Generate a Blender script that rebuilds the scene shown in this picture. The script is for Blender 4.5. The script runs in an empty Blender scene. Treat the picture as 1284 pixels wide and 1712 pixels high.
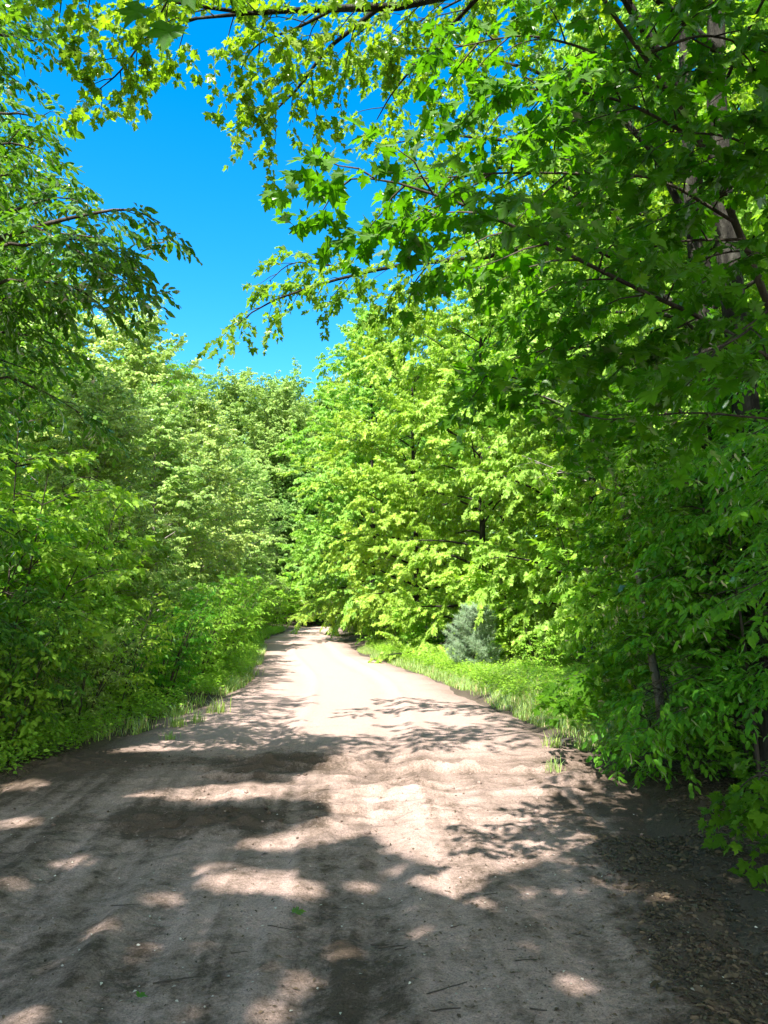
import bpy, math, numpy as np
from mathutils import Vector

R = math.radians
C = bpy.context.scene.collection
sc = bpy.context.scene
rng = np.random.default_rng(11)

# ------------------------------------------------------------------ camera, sky, sun, exposure
CAM_Z, PITCH, FPX = 1.62, R(7.1), 1236.0
cd = bpy.data.cameras.new('camera'); cam = bpy.data.objects.new('camera', cd); C.objects.link(cam)
cam.location = (0, 0, CAM_Z); cam.rotation_euler = (math.pi / 2 + PITCH, 0, 0)
cd.sensor_fit = 'VERTICAL'; cd.sensor_height = 36; cd.lens = 36 * FPX / 1712; cd.clip_end = 2000; cd.clip_start = 0.05
sc.camera = cam

SUN_EL, SUN_AZ = R(53), R(68)             # azimuth measured from straight left towards behind the viewer
TO_SUN = np.array([-math.cos(SUN_AZ) * math.cos(SUN_EL), -math.sin(SUN_AZ) * math.cos(SUN_EL), math.sin(SUN_EL)])
w = bpy.data.worlds.new('World'); sc.world = w; w.use_nodes = True
nt = w.node_tree; bg = nt.nodes['Background']
sky = nt.nodes.new('ShaderNodeTexSky'); sky.sky_type = 'NISHITA'; sky.sun_disc = False
sky.sun_elevation = SUN_EL; sky.sun_rotation = math.atan2(TO_SUN[0], TO_SUN[1]) % (2 * math.pi)
sky.air_density = 1.0; sky.dust_density = 0.2; sky.ozone_density = 2.5
hs = nt.nodes.new('ShaderNodeHueSaturation'); hs.inputs['Saturation'].default_value = 1.45; hs.inputs['Hue'].default_value = .494
nt.links.new(sky.outputs[0], hs.inputs['Color'])
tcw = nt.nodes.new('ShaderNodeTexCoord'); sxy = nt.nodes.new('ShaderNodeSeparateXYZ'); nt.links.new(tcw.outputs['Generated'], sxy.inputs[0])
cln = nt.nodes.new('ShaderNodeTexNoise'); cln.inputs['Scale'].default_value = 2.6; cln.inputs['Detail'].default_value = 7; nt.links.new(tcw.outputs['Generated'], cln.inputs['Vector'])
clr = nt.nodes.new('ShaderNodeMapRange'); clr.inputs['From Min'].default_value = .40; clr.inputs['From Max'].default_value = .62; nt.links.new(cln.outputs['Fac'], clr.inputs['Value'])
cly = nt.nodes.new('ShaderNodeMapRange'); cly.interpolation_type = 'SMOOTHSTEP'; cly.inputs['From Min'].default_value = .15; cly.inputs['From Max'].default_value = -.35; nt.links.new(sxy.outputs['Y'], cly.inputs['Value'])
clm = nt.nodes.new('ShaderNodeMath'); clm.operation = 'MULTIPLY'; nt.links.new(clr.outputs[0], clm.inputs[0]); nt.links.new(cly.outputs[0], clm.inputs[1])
clx = nt.nodes.new('ShaderNodeMixRGB'); clx.inputs[2].default_value = (10.0, 9.9, 8.6, 1); nt.links.new(clm.outputs[0], clx.inputs[0]); nt.links.new(hs.outputs[0], clx.inputs[1])  # added cloud, unseen behind the viewer, makes the fill in the shade less blue
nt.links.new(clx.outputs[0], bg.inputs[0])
bg.inputs[1].default_value = 0.094
sd = bpy.data.lights.new('sun', 'SUN'); sd.energy = 4.0; sd.angle = R(0.55); sd.color = (1.0, 0.95, 0.87)
sun = bpy.data.objects.new('sun', sd); C.objects.link(sun)
sun.rotation_euler = Vector(TO_SUN).to_track_quat('Z', 'Y').to_euler()
sc.view_settings.view_transform = 'Standard'; sc.view_settings.look = 'None'
sc.view_settings.exposure = 2.1; sc.view_settings.gamma = 1.0
sc.render.engine = 'CYCLES'
sc.cycles.max_bounces = 10; sc.cycles.diffuse_bounces = 6; sc.cycles.transmission_bounces = 6; sc.cycles.glossy_bounces = 2
sc.cycles.use_denoising = True
sc.cycles.sample_clamp_indirect = 6

# ------------------------------------------------------------------ small maths
def nrm(a): return a / np.maximum(np.linalg.norm(a, axis=-1, keepdims=True), 1e-9)
def P(px, py, d):                          # the world point a photo pixel shows at depth d (metres ahead)
    u, v = (px - 642) / FPX, (856 - py) / FPX
    k = d / (math.cos(PITCH) - v * math.sin(PITCH))
    return np.array([u * k, d, CAM_Z + (math.sin(PITCH) + v * math.cos(PITCH)) * k])
def G(px, py):                             # where a photo pixel meets level ground
    u, v = (px - 642) / FPX, (856 - py) / FPX
    k = -CAM_Z / (math.sin(PITCH) + v * math.cos(PITCH))
    return np.array([u * k, (math.cos(PITCH) - v * math.sin(PITCH)) * k])
def to_px(p):                              # inverse of P
    x, y, z = p[..., 0], p[..., 1], p[..., 2] - CAM_Z
    f = y * math.cos(PITCH) + z * math.sin(PITCH); f = np.where(f < 0.05, 0.05, f)
    h = -y * math.sin(PITCH) + z * math.cos(PITCH)
    return 642 + FPX * x / f, 856 - FPX * h / f
def sstep(a, b, x):
    t = np.clip((x - a) / (b - a), 0, 1); return t * t * (3 - 2 * t)
def _h(ix, iy, s):
    n = (ix.astype(np.int64) * 374761393 + iy.astype(np.int64) * 668265263 + s * 1442695041) & 0xffffffff
    n = ((n ^ (n >> 13)) * 1274126177) & 0xffffffff
    return ((n ^ (n >> 16)) & 0xffff) / 65535.0
def vnoise(x, y, s=0):
    ix, iy = np.floor(x), np.floor(y); fx, fy = x - ix, y - iy
    fx = fx * fx * (3 - 2 * fx); fy = fy * fy * (3 - 2 * fy)
    a, b, c, d = _h(ix, iy, s), _h(ix + 1, iy, s), _h(ix, iy + 1, s), _h(ix + 1, iy + 1, s)
    return (a + (b - a) * fx) * (1 - fy) + (c + (d - c) * fx) * fy
def fbm(x, y, s=0, o=4):
    r, a, t = 0, 1, 0
    for k in range(o):
        r = r + a * vnoise(x * 2 ** k + 17.3 * k, y * 2 ** k - 9.1 * k, s + k); t += a; a *= .5
    return r / t - .5

# ------------------------------------------------------------------ mesh + tagging helpers
def make_mesh(name, v, f, mat, attr=None, smooth=False):
    me = bpy.data.meshes.new(name); v = np.asarray(v, np.float32); f = np.asarray(f, np.int32); n = f.shape[1]
    me.vertices.add(len(v)); me.vertices.foreach_set('co', v.ravel())
    me.loops.add(f.size); me.loops.foreach_set('vertex_index', f.ravel())
    me.polygons.add(len(f)); me.polygons.foreach_set('loop_start', np.arange(0, f.size, n, dtype=np.int32))
    me.update(calc_edges=True)
    for k, a in (attr or {}).items():
        at = me.attributes.new(k, 'FLOAT', 'POINT'); at.data.foreach_set('value', np.asarray(a, np.float32))
    if smooth: me.polygons.foreach_set('use_smooth', np.ones(len(f), bool))
    if mat: me.materials.append(mat)
    return me
def obj(name, me, parent=None, loc=None):
    o = bpy.data.objects.new(name, me); C.objects.link(o)
    if parent is not None: o.parent = parent
    if loc is not None: o.location = loc
    return o
def tag(o, label=None, cat=None, group=None, kind=None):
    for k, v in (('label', label), ('category', cat), ('group', group), ('kind', kind)):
        if v: o[k] = v
    return o
def thing(name, loc, label, cat, group=None):
    return tag(obj(name, None, None, loc), label, cat, group)
def copy_thing(o, loc, rz, s, label, group=None):
    c = o.copy(); C.objects.link(c); c.location = loc; c.rotation_euler = (0, 0, rz); c.scale = s; c['label'] = label
    if group: c['group'] = group
    elif 'group' in c.keys(): del c['group']
    for ch in list(o.children):
        d = ch.copy(); C.objects.link(d); d.parent = c
    return c

# ------------------------------------------------------------------ materials
def new_mat(name):
    m = bpy.data.materials.new(name); m.use_nodes = True; t = m.node_tree
    for n in list(t.nodes): t.nodes.remove(n)
    return m, t, t.nodes.new('ShaderNodeOutputMaterial')
def N(t, kind, **kw):
    n = t.nodes.new('ShaderNode' + kind)
    for k, v in kw.items():
        if k in n.inputs: n.inputs[k].default_value = v
        else: setattr(n, k, v)
    return n
def ramp(t, stops):
    r = t.nodes.new('ShaderNodeValToRGB'); e = r.color_ramp.elements
    while len(e) < len(stops): e.new(.5)
    for i, (p, c) in enumerate(stops): e[i].position = p; e[i].color = (*c, 1)
    return r
def leaf_mat(name, dark, light, tmul=(2.0, 2.1, .9), tmix=.42, rough=.42, gloss=.5, mott=0, tip=None):
    m, t, out = new_mat(name); L = t.links.new
    at = N(t, 'Attribute', attribute_name='v'); oi = N(t, 'ObjectInfo')
    tn = N(t, 'TexCoord'); nz = N(t, 'TexNoise', Scale=55.0, Detail=2.0); L(tn.outputs['Object'], nz.inputs['Vector'])
    va = N(t, 'Math', operation='MULTIPLY_ADD'); va.inputs[1].default_value = mott; L(nz.outputs['Fac'], va.inputs[0])
    vs = N(t, 'Math', operation='SUBTRACT'); vs.inputs[1].default_value = mott * .5; L(at.outputs['Fac'], vs.inputs[0]); L(vs.outputs[0], va.inputs[2])
    mid = tuple((a + b) / 2 for a, b in zip(dark, light))
    r = ramp(t, [(0, dark), (.5, mid), (.93, light), (1, tip or (light[0] * 1.3, light[1] * 1.05, light[2]))]); L(va.outputs[0] if mott else at.outputs['Fac'], r.inputs[0])
    hv = N(t, 'HueSaturation'); L(r.outputs[0], hv.inputs['Color'])
    mr = N(t, 'MapRange'); mr.inputs['To Min'].default_value = .486; mr.inputs['To Max'].default_value = .514
    L(oi.outputs['Random'], mr.inputs['Value']); L(mr.outputs[0], hv.inputs['Hue'])
    mu = N(t, 'MixRGB', blend_type='MULTIPLY'); mu.inputs[0].default_value = 1; mu.inputs[2].default_value = (*tmul, 1)
    L(hv.outputs[0], mu.inputs[1])
    di = N(t, 'BsdfDiffuse'); tr = N(t, 'BsdfTranslucent'); gl = N(t, 'BsdfGlossy'); gl.inputs['Roughness'].default_value = rough
    L(hv.outputs[0], di.inputs[0]); L(mu.outputs[0], tr.inputs[0])
    m1 = N(t, 'MixShader'); m1.inputs[0].default_value = tmix; L(di.outputs[0], m1.inputs[1]); L(tr.outputs[0], m1.inputs[2])
    fr = N(t, 'Fresnel'); fr.inputs['IOR'].default_value = 1.33
    fm = N(t, 'Math', operation='MULTIPLY'); fm.inputs[1].default_value = gloss; L(fr.outputs[0], fm.inputs[0])
    m2 = N(t, 'MixShader'); L(fm.outputs[0], m2.inputs[0]); L(m1.outputs[0], m2.inputs[1]); L(gl.outputs[0], m2.inputs[2])
    L(m2.outputs[0], out.inputs[0]); return m
def bark_mat(name, a, b, c, sc_=9.0):
    m, t, out = new_mat(name); L = t.links.new
    tc = N(t, 'TexCoord'); mp = N(t, 'Mapping'); mp.inputs['Scale'].default_value = (1, 1, .25); L(tc.outputs['Object'], mp.inputs[0])
    n1 = N(t, 'TexNoise', Scale=sc_, Detail=7.0, Roughness=.65); L(mp.outputs[0], n1.inputs['Vector'])
    n2 = N(t, 'TexNoise', Scale=2.2, Detail=4.0); L(tc.outputs['Object'], n2.inputs['Vector'])
    r = ramp(t, [(.3, a), (.52, b), (.72, c)]); L(n1.outputs['Fac'], r.inputs[0])
    mx = N(t, 'MixRGB', blend_type='MULTIPLY'); mx.inputs[0].default_value = .6; L(r.outputs[0], mx.inputs[1])
    r2 = ramp(t, [(.35, (.45, .45, .42)), (.6, (1, 1, 1))]); L(n2.outputs['Fac'], r2.inputs[0]); L(r2.outputs[0], mx.inputs[2])
    bs = N(t, 'BsdfPrincipled', Roughness=.95); bs.inputs['Specular IOR Level'].default_value = .1; L(mx.outputs[0], bs.inputs['Base Color'])
    bp = N(t, 'Bump', Strength=1.0, Distance=.05); L(n1.outputs['Fac'], bp.inputs['Height']); L(bp.outputs[0], bs.inputs['Normal'])
    L(bs.outputs[0], out.inputs[0]); return m
def soil_mat(name, dry, mid, humus):
    m, t, out = new_mat(name); L = t.links.new
    tc = N(t, 'TexCoord'); at = N(t, 'Attribute', attribute_name='humus')
    n1 = N(t, 'TexNoise', Scale=1.1, Detail=8.0, Roughness=.62); L(tc.outputs['Object'], n1.inputs['Vector'])
    n2 = N(t, 'TexNoise', Scale=38.0, Detail=6.0, Roughness=.7); L(tc.outputs['Object'], n2.inputs['Vector'])
    n3 = N(t, 'TexNoise', Scale=105.0, Detail=5.0, Roughness=.75); L(tc.outputs['Object'], n3.inputs['Vector'])
    a1 = N(t, 'Math', operation='MULTIPLY_ADD'); a1.inputs[1].default_value = .55; L(n1.outputs['Fac'], a1.inputs[0]); L(at.outputs['Fac'], a1.inputs[2])
    a2 = N(t, 'Math', operation='MULTIPLY_ADD'); a2.inputs[1].default_value = .95; L(n2.outputs['Fac'], a2.inputs[0]); L(a1.outputs[0], a2.inputs[2])
    r = ramp(t, [(.42, dry), (.66, mid), (1.0, humus)]); sub = N(t, 'Math', operation='MULTIPLY_ADD'); sub.inputs[1].default_value = .85; sub.inputs[2].default_value = -.19
    L(a2.outputs[0], sub.inputs[0]); L(sub.outputs[0], r.inputs[0])
    gr = ramp(t, [(.33, (.36, .34, .31)), (.5, (1, 1, 1)), (.68, (1.32, 1.31, 1.30))]); L(n3.outputs['Fac'], gr.inputs[0])
    mx = N(t, 'MixRGB', blend_type='MULTIPLY'); mx.inputs[0].default_value = .8; L(r.outputs[0], mx.inputs[1]); L(gr.outputs[0], mx.inputs[2])
    bs = N(t, 'BsdfPrincipled', Roughness=.95); bs.inputs['Specular IOR Level'].default_value = .15; L(mx.outputs[0], bs.inputs['Base Color'])
    b1 = N(t, 'Bump', Strength=.9, Distance=.02); L(n2.outputs['Fac'], b1.inputs['Height'])
    b2 = N(t, 'Bump', Strength=.6, Distance=.006); L(n3.outputs['Fac'], b2.inputs['Height']); L(b1.outputs[0], b2.inputs['Normal'])
    L(b2.outputs[0], bs.inputs['Normal']); L(bs.outputs[0], out.inputs[0]); return m

M = {
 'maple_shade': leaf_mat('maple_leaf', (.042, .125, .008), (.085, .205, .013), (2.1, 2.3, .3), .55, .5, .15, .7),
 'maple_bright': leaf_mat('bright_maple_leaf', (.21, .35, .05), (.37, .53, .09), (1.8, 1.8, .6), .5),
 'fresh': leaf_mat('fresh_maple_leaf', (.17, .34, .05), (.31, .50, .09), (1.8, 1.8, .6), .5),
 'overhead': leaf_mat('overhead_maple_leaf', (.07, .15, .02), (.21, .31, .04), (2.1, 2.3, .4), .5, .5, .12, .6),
 'pale': leaf_mat('pale_leaf', (.22, .34, .085), (.42, .53, .16), (1.6, 1.7, .7), .45, .42, .6),
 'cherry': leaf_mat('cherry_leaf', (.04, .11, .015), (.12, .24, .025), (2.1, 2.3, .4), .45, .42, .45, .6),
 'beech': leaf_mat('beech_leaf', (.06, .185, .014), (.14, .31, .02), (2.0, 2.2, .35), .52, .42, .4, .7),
 'wood': leaf_mat('far_leaf', (.15, .27, .065), (.27, .40, .10), (1.7, 1.8, .6), .45),
 'under': leaf_mat('understorey_leaf', (.15, .30, .03), (.28, .46, .06), (1.85, 1.9, .45), .47, .45, .3),
 'grass': leaf_mat('grass_blade', (.16, .30, .05), (.36, .48, .14), (1.7, 1.7, .6), .35, tip=(.46, .38, .2)),
 'needle': leaf_mat('pine_needle', (.19, .31, .17), (.36, .48, .30), (1.2, 1.2, .9), .2),
 'dead': leaf_mat('dead_leaf', (.05, .038, .025), (.17, .125, .08), (1.1, 1.0, .8), .2),
 'fleck': leaf_mat('dry_bract', (.30, .27, .22), (.60, .57, .50), (1, 1, 1), .2),
 'bark': bark_mat('grey_bark', (.007, .0065, .006), (.032, .030, .025), (.085, .083, .07), 16.0),
 'bark_dark': bark_mat('dark_twig_bark', (.03, .025, .022), (.07, .058, .048), (.12, .10, .085)),
 'bark_pale': bark_mat('pale_bark', (.12, .11, .095), (.34, .31, .28), (.5, .47, .43)),
 'road': soil_mat('sandy_dirt', (.375, .272, .238), (.265, .194, .164), (.085, .062, .046)),
 'ground': soil_mat('forest_soil', (.28, .22, .175), (.17, .135, .105), (.075, .06, .045)),
}

# ------------------------------------------------------------------ the lie of the land
_ys = np.linspace(-30, 120, 1501)
def _sm(a, k=41):
    p = np.pad(a, k // 2, mode='edge'); return np.convolve(p, np.ones(k) / k, 'valid')
_XL = _sm(np.interp(_ys, [-30, 2, 4, 6, 8.6, 11, 16.5, 24.7, 36, 49, 62, 80, 110], [-3.2, -3.3, -3.4, -3.45, -3.4, -2.95, -2.85, -4.0, -5.6, -6.0, -3.5, 3, 18]))
_XR = _sm(np.interp(_ys, [-30, 2, 4, 5.5, 8.6, 11, 16.5, 24.7, 36, 49, 62, 80, 110], [1.4, 1.5, 1.6, 1.9, 2.25, 1.8, 1.05, -.85, -2.1, -2.6, .2, 7, 22]))
def xl(y): return np.interp(y, _ys, _XL)
def xr(y): return np.interp(y, _ys, _XR)
def edge(x, y): return np.maximum(xl(y) - x, x - xr(y)) + .5 * fbm(x * .9, y * .9, 5, 3)
MOUND = G(335, 1372); MOUND2 = G(470, 1275); BANK = G(60, 1275)
def blob(x, y, c, a, b): return np.exp(-(((x - c[0]) / a) ** 2 + ((y - c[1]) / b) ** 2))
def ground_z(x, y):
    e = edge(x, y)
    z = -.16 + .20 * sstep(-1.0, .9, e) + .05 * fbm(x * 1.3, y * 1.3, 21) * sstep(-.2, .6, e)
    z = z + .07 * fbm(x * 4, y * 4, 22) * sstep(-.3, .4, e)
    left = xl(y) - x
    z = z + .35 * sstep(.3, 3.2, left) + .9 * sstep(4, 30, left) + .3 * sstep(1.5, 6, x - xr(y))
    z = z + 2.2 * sstep(55, 110, y)
    return z
def ripples(x, y):                          # washboard of loose sand
    wb = np.exp(-((y - 7.2) / 1.5) ** 2) * sstep(-2.6, -.9, x) * sstep(2.6, 1.5, x)
    yy = y + .25 * fbm(x * 1.3, y * .8, 48, 3)
    r = 1 - np.abs(fbm(x * .75, yy * 3.1, 41, 3)) * 4.2; q = 1 - np.abs(fbm(x * 1.6 + 9, yy * 6.0, 49, 3)) * 4.2
    return wb, np.clip(.62 * r + .38 * q, 0, 1) ** 2.6
def stripes(x, y):                          # wheel marks running along the road
    u = x + .075 * (y - 3) + .05 * fbm(x * .5, y * .5, 90); return (.55 * fbm(u * 4.2, y * .22, 91, 3) + .6 * fbm(u * 13, y * .3, 92, 3) * (.4 + vnoise(u * 1.5, y * .3, 93))) * sstep(9.5, 5.5, y)
def road_z(x, y):
    e = edge(x, y)
    c = (xl(y) + xr(y)) / 2 + .12; u = x - c
    z = .035 * fbm(x * .7, y * .4, 31)
    for o in (-.95, .6):
        z = z - .045 * np.exp(-((u - o - .06 * np.sin(y * .5)) / .21) ** 2) * (.55 + .45 * vnoise(x * 2, y * .7, 4))
        z = z + .02 * np.exp(-((u - o - .3) / .1) ** 2)
    for o, k in ((-1.9, .17), (-.35, -.02), (.95, .10), (-1.2, .12)):           # single tyre tracks in the near sand
        q = (x - o + k * (y - 4)) / .13
        z = z - .02 * np.exp(-q ** 2) * sstep(6.5, 4.6, y) + .012 * np.exp(-((np.abs(q) - 1.5) / .5) ** 2) * sstep(6.5, 4.6, y)
        z = z + .003 * np.exp(-q ** 4) * np.sin(y * 75 + x * 30) * sstep(7, 4, y)
    wb, s = ripples(x, y); z = z + wb * (.115 * s * (.3 + 1.2 * vnoise(x * 1.4, y * 2.2, 43)) - .02) + .045 * stripes(x, y)
    z = z + (.05 * fbm(x * 2.6, y * 3.4, 44, 5)) * (.25 + .9 * np.exp(-((y - 7) / 2.2) ** 2))
    z = z + (.012 * fbm(x * 9, y * 9, 45, 4) + .022 * np.clip(np.abs(fbm(x * 6, y * 8, 52, 4)) - .05, 0, 1) * np.clip(vnoise(x * .8, y * .8, 53) * 2 - .5, 0, 1)) * sstep(14, 8, y)
    lump = .3 + 1.3 * np.abs(fbm(x * 5, y * 7, 46, 6)) * 2
    z = z + (.10 * blob(x, y, MOUND, .62, .30) + .07 * blob(x, y, MOUND2, .9, .35) + .10 * blob(x, y, BANK, 1.0, .5)) * lump
    return z - .16 * sstep(-.25, .75, e)
def gz(x, y):
    return float(np.maximum(ground_z(np.float64(x), np.float64(y)), road_z(np.float64(x), np.float64(y))))
def grid_mesh(name, xs, ys, zf, hf, mat):
    X, Y = np.meshgrid(xs, ys); Z = zf(X, Y); n, m = X.shape
    i = np.arange(n * m).reshape(n, m)
    f = np.stack([i[:-1, :-1], i[:-1, 1:], i[1:, 1:], i[1:, :-1]], -1).reshape(-1, 4)
    return make_mesh(name, np.stack([X, Y, Z], -1).reshape(-1, 3), f, mat, {'humus': hf(X, Y).ravel()}, True)
def graded(a, b, d0, k, c=0):
    r = [0.0]
    while r[-1] < max(abs(a - c), abs(b - c)): r.append(r[-1] + d0 + k * r[-1] ** 1.35)
    r = np.array(r); v = np.unique(np.concatenate([c - r, c + r])); return v[(v >= a) & (v <= b)]
def road_humus(x, y):
    h = .9 * (blob(x, y, MOUND, .66, .34) + .55 * blob(x, y, MOUND2, .9, .38) + blob(x, y, BANK, 1.1, .6)) + .5 * sstep(-.9, .25, edge(x, y))
    h = h + .22 * np.clip(fbm(x * 1.6, y * 1.1, 61, 5) * 2.4, -.5, .9) * sstep(9.5, 6, y) + .08 * sstep(6.2, 4.8, y)
    h = h + .3 * sstep(.5, 1.7, x - .2 * (y - 3) + .5 * fbm(x * 2, y * 2, 68)) * sstep(7, 5, y)
    wb, s = ripples(x, y); h = h + wb * (.30 * (1 - s) ** 2 - .12 + .55 * np.clip(fbm(x * 1.8, y * 4.0, 69, 5) * 3 - .35, 0, 1)) + .3 * fbm(x * 2.2, y * 2.2, 66, 5) * sstep(12, 6, y) + 1.25 * stripes(x, y) + .4 * np.clip(fbm(x * 14, y * 14, 67, 3) * 2, -.2, 1) * sstep(9, 4, y)
    return h + .22 - .34 * sstep(7.5, 11, y)
def ground_humus(x, y):
    e = edge(x, y); return .30 + .45 * sstep(-.6, .5, e) + .3 * fbm(x * .8, y * .8, 62) + .3 * fbm(x * 5, y * 5, 63, 4)
ysr = [-3.0]
while ysr[-1] < 118: ysr.append(ysr[-1] + (.02 if ysr[-1] < 10 else .02 + .011 * (ysr[-1] - 10)) + (.03 if ysr[-1] < 2.4 else 0))
ysr = np.array(ysr)
tt = np.linspace(-1.2, 1.2, 300)
Y2 = np.repeat(ysr[:, None], 300, 1); cc, hw = (xl(ysr) + xr(ysr)) / 2, (xr(ysr) - xl(ysr)) / 2 + .25
X2 = cc[:, None] + tt[None] * hw[:, None]
ii = np.arange(X2.size).reshape(X2.shape)
ff = np.stack([ii[:-1, :-1], ii[:-1, 1:], ii[1:, 1:], ii[1:, :-1]], -1).reshape(-1, 4)
tag(obj('road', make_mesh('road', np.stack([X2, Y2, road_z(X2, Y2)], -1).reshape(-1, 3), ff, M['road'], {'humus': road_humus(X2, Y2).ravel()}, True)), kind='structure')
tag(obj('ground', grid_mesh('ground', graded(-420, 420, .07, .004, 1), graded(-60, 600, .07, .004, 6), ground_z, ground_humus, M['ground'])), kind='structure')

# ------------------------------------------------------------------ leaves
def fan(outline, fold=.25, curl=.15):
    o = np.array(outline, float); ctr = np.array([[0, .38]])
    v = np.concatenate([ctr, o]); z = fold * np.abs(v[:, 0]) - curl * v[:, 1] ** 2
    n = len(o); f = [[0, 1 + i, 1 + (i + 1) % n] for i in range(n)]
    return np.column_stack([v, z]), np.array(f)
_half = [(.0, .0), (.09, .03), (.30, -.10), (.27, .07), (.50, .20), (.38, .27), (.60, .55), (.41, .49), (.38, .60), (.20, .52), (.22, .78), (.13, .80)]
MAPLE = fan(_half + [(0, 1.05)] + [(-x, y) for x, y in _half[:0:-1]], .22, .18)
_hl = [(.0, .0), (.34, -.02), (.26, .2), (.6, .52), (.22, .5), (.2, .78)]
MAPLE_LO = fan(_hl + [(0, 1.0)] + [(-x, y) for x, y in _hl[:0:-1]], .22, .18)
_ho = [(.0, .0), (.17, .12), (.27, .36), (.24, .6), (.12, .84)]
OVATE = fan(_ho + [(0, 1.0)] + [(-x, y) for x, y in _ho[:0:-1]], .3, .2)
RHOMB = (np.array([[0, 0, 0], [.31, .42, .10], [0, 1.0, -.14], [-.31, .42, .10]]), np.array([[0, 1, 2], [0, 2, 3]]))
OVATE_LO = (np.array([[0, 0, 0], [.3, .3, .09], [.22, .7, .0], [0, 1.0, -.14], [-.22, .7, .0], [-.3, .3, .09]]), np.array([[0, 1, 5], [1, 2, 5], [2, 4, 5], [2, 3, 4]]))
LANCE = (np.array([[0, 0, 0], [.2, .4, .07], [0, 1.0, -.16], [-.2, .4, .07]]), np.array([[0, 1, 2], [0, 2, 3]]))

def variants(tpl, seed, n=4):               # crumpled copies of one leaf shape
    r = np.random.default_rng(seed); out = []
    for k in range(n):
        v = tpl[0].copy(); v[:, 0] += r.normal(0, .035, len(v)) * (np.abs(v[:, 0]) > .01); v[:, 1] += r.normal(0, .03, len(v)); v[:, 0] *= r.uniform(.85, 1.15)
        v[:, 2] = v[:, 2] * r.uniform(.4, 1.8) + r.normal(0, .035, len(v)) + r.normal(0, .25) * v[:, 0] * v[:, 1]; out.append((v, tpl[1]))
    return out
MAPLE, MAPLE_LO, OVATE = variants(MAPLE, 1), variants(MAPLE_LO, 2), variants(OVATE, 3)
def place_leaves(tpl, pos, axis, normal, size, v):
    if isinstance(tpl, tuple): return place_one(tpl, pos, axis, normal, size, v)
    k = (np.arange(len(pos)) * 7 + (np.arange(len(pos)) // 5)) % len(tpl)
    return cat([place_one(t, pos[k == i], axis[k == i], normal[k == i], size[k == i], v[k == i]) for i, t in enumerate(tpl) if (k == i).any()])
def place_one(tpl, pos, axis, normal, size, v):
    tv, tf = tpl; axis = nrm(axis); side = nrm(np.cross(axis, normal)); nn = np.cross(side, axis)
    V = pos[:, None] + size[:, None, None] * (tv[None, :, 0:1] * side[:, None] + tv[None, :, 1:2] * axis[:, None] + tv[None, :, 2:3] * nn[:, None])
    F = (tf[None] + (np.arange(len(pos)) * len(tv))[:, None, None]).reshape(-1, tf.shape[1])
    return V.reshape(-1, 3), F, np.repeat(v, len(tv))
def cat(parts):
    V, F, A, o = [], [], [], 0
    for v, f, a in parts: V.append(v); F.append(f + o); A.append(a); o += len(v)
    return np.concatenate(V), np.concatenate(F), np.concatenate(A)

# regions of the ground that the sun reaches between the leaves overhead (found on the photo, kept as gaps in the canopy)
LIT_POLY = [np.array(p, float) for p in (
 [(600, 1200), (960, 1195), (1010, 1290), (1125, 1355), (1020, 1395), (890, 1440), (790, 1470), (700, 1440), (620, 1388), (480, 1425), (390, 1412), (570, 1368), (520, 1335), (360, 1340), (190, 1332), (330, 1312), (480, 1306), (570, 1270)],
 [(-600, 1212), (-600, 1010), (900, 1010), (930, 1205), (600, 1215), (300, 1232)],
 [(150, 1262), (330, 1230), (480, 1205), (640, 1190), (620, 1235), (330, 1255)],
)]
LIT_ELL = [(430, 1474, 100, 18), (505, 1492, 34, 12), (745, 1478, 58, 18), (228, 1588, 36, 10), (120, 1440, 42, 6), (35, 1312, 45, 9), (490, 1643, 42, 15), (468, 1693, 40, 15),
 (560, 1587, 26, 11), (965, 1646, 42, 13), (45, 1702, 55, 16), (90, 1608, 32, 6), (1215, 1684, 30, 8), (280, 1500, 24, 6), (350, 1452, 45, 5), (640, 1716, 50, 9), (30, 1378, 40, 8),
 (700, 1560, 26, 6), (1110, 1500, 20, 6), (860, 1600, 20, 5), (330, 1690, 30, 7), (170, 1553, 34, 5), (600, 1480, 30, 7), (1190, 1590, 26, 5), (390, 1312, 50, 7), (20, 1478, 26, 9)]
_lr = np.random.default_rng(5); LIT_MORE = [(_lr.uniform(-60, 1340), 1400 + 330 * _lr.random() ** .8, _lr.uniform(6, 24), _lr.uniform(2, 4.5)) for _ in range(80)]
LIT_ELL[:] = [(x, y, a * .88 + 3, b * .85 + 2) for x, y, a, b in LIT_ELL]
def lit(p):
    g = p - TO_SUN * (p[:, 2:3] / TO_SUN[2]); px, py = to_px(g); r = np.zeros(len(p), bool)
    ok = g[:, 1] > .5
    for x, y, a, b in LIT_ELL + LIT_MORE: r |= ((px - x) / a) ** 2 + ((py - y) / b) ** 2 < 1
    for q in LIT_POLY:
        ins = np.zeros(len(p), bool); j = len(q) - 1
        for i in range(len(q)):
            (x1, y1), (x2, y2) = q[i], q[j]; c = ((y1 > py) != (y2 > py))
            with np.errstate(divide='ignore', invalid='ignore'): ins ^= c & (px < (x2 - x1) * (py - y1) / (y2 - y1 if y2 != y1 else 1e-9) + x1)
            j = i
        r |= ins
    return r & ok

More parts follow.
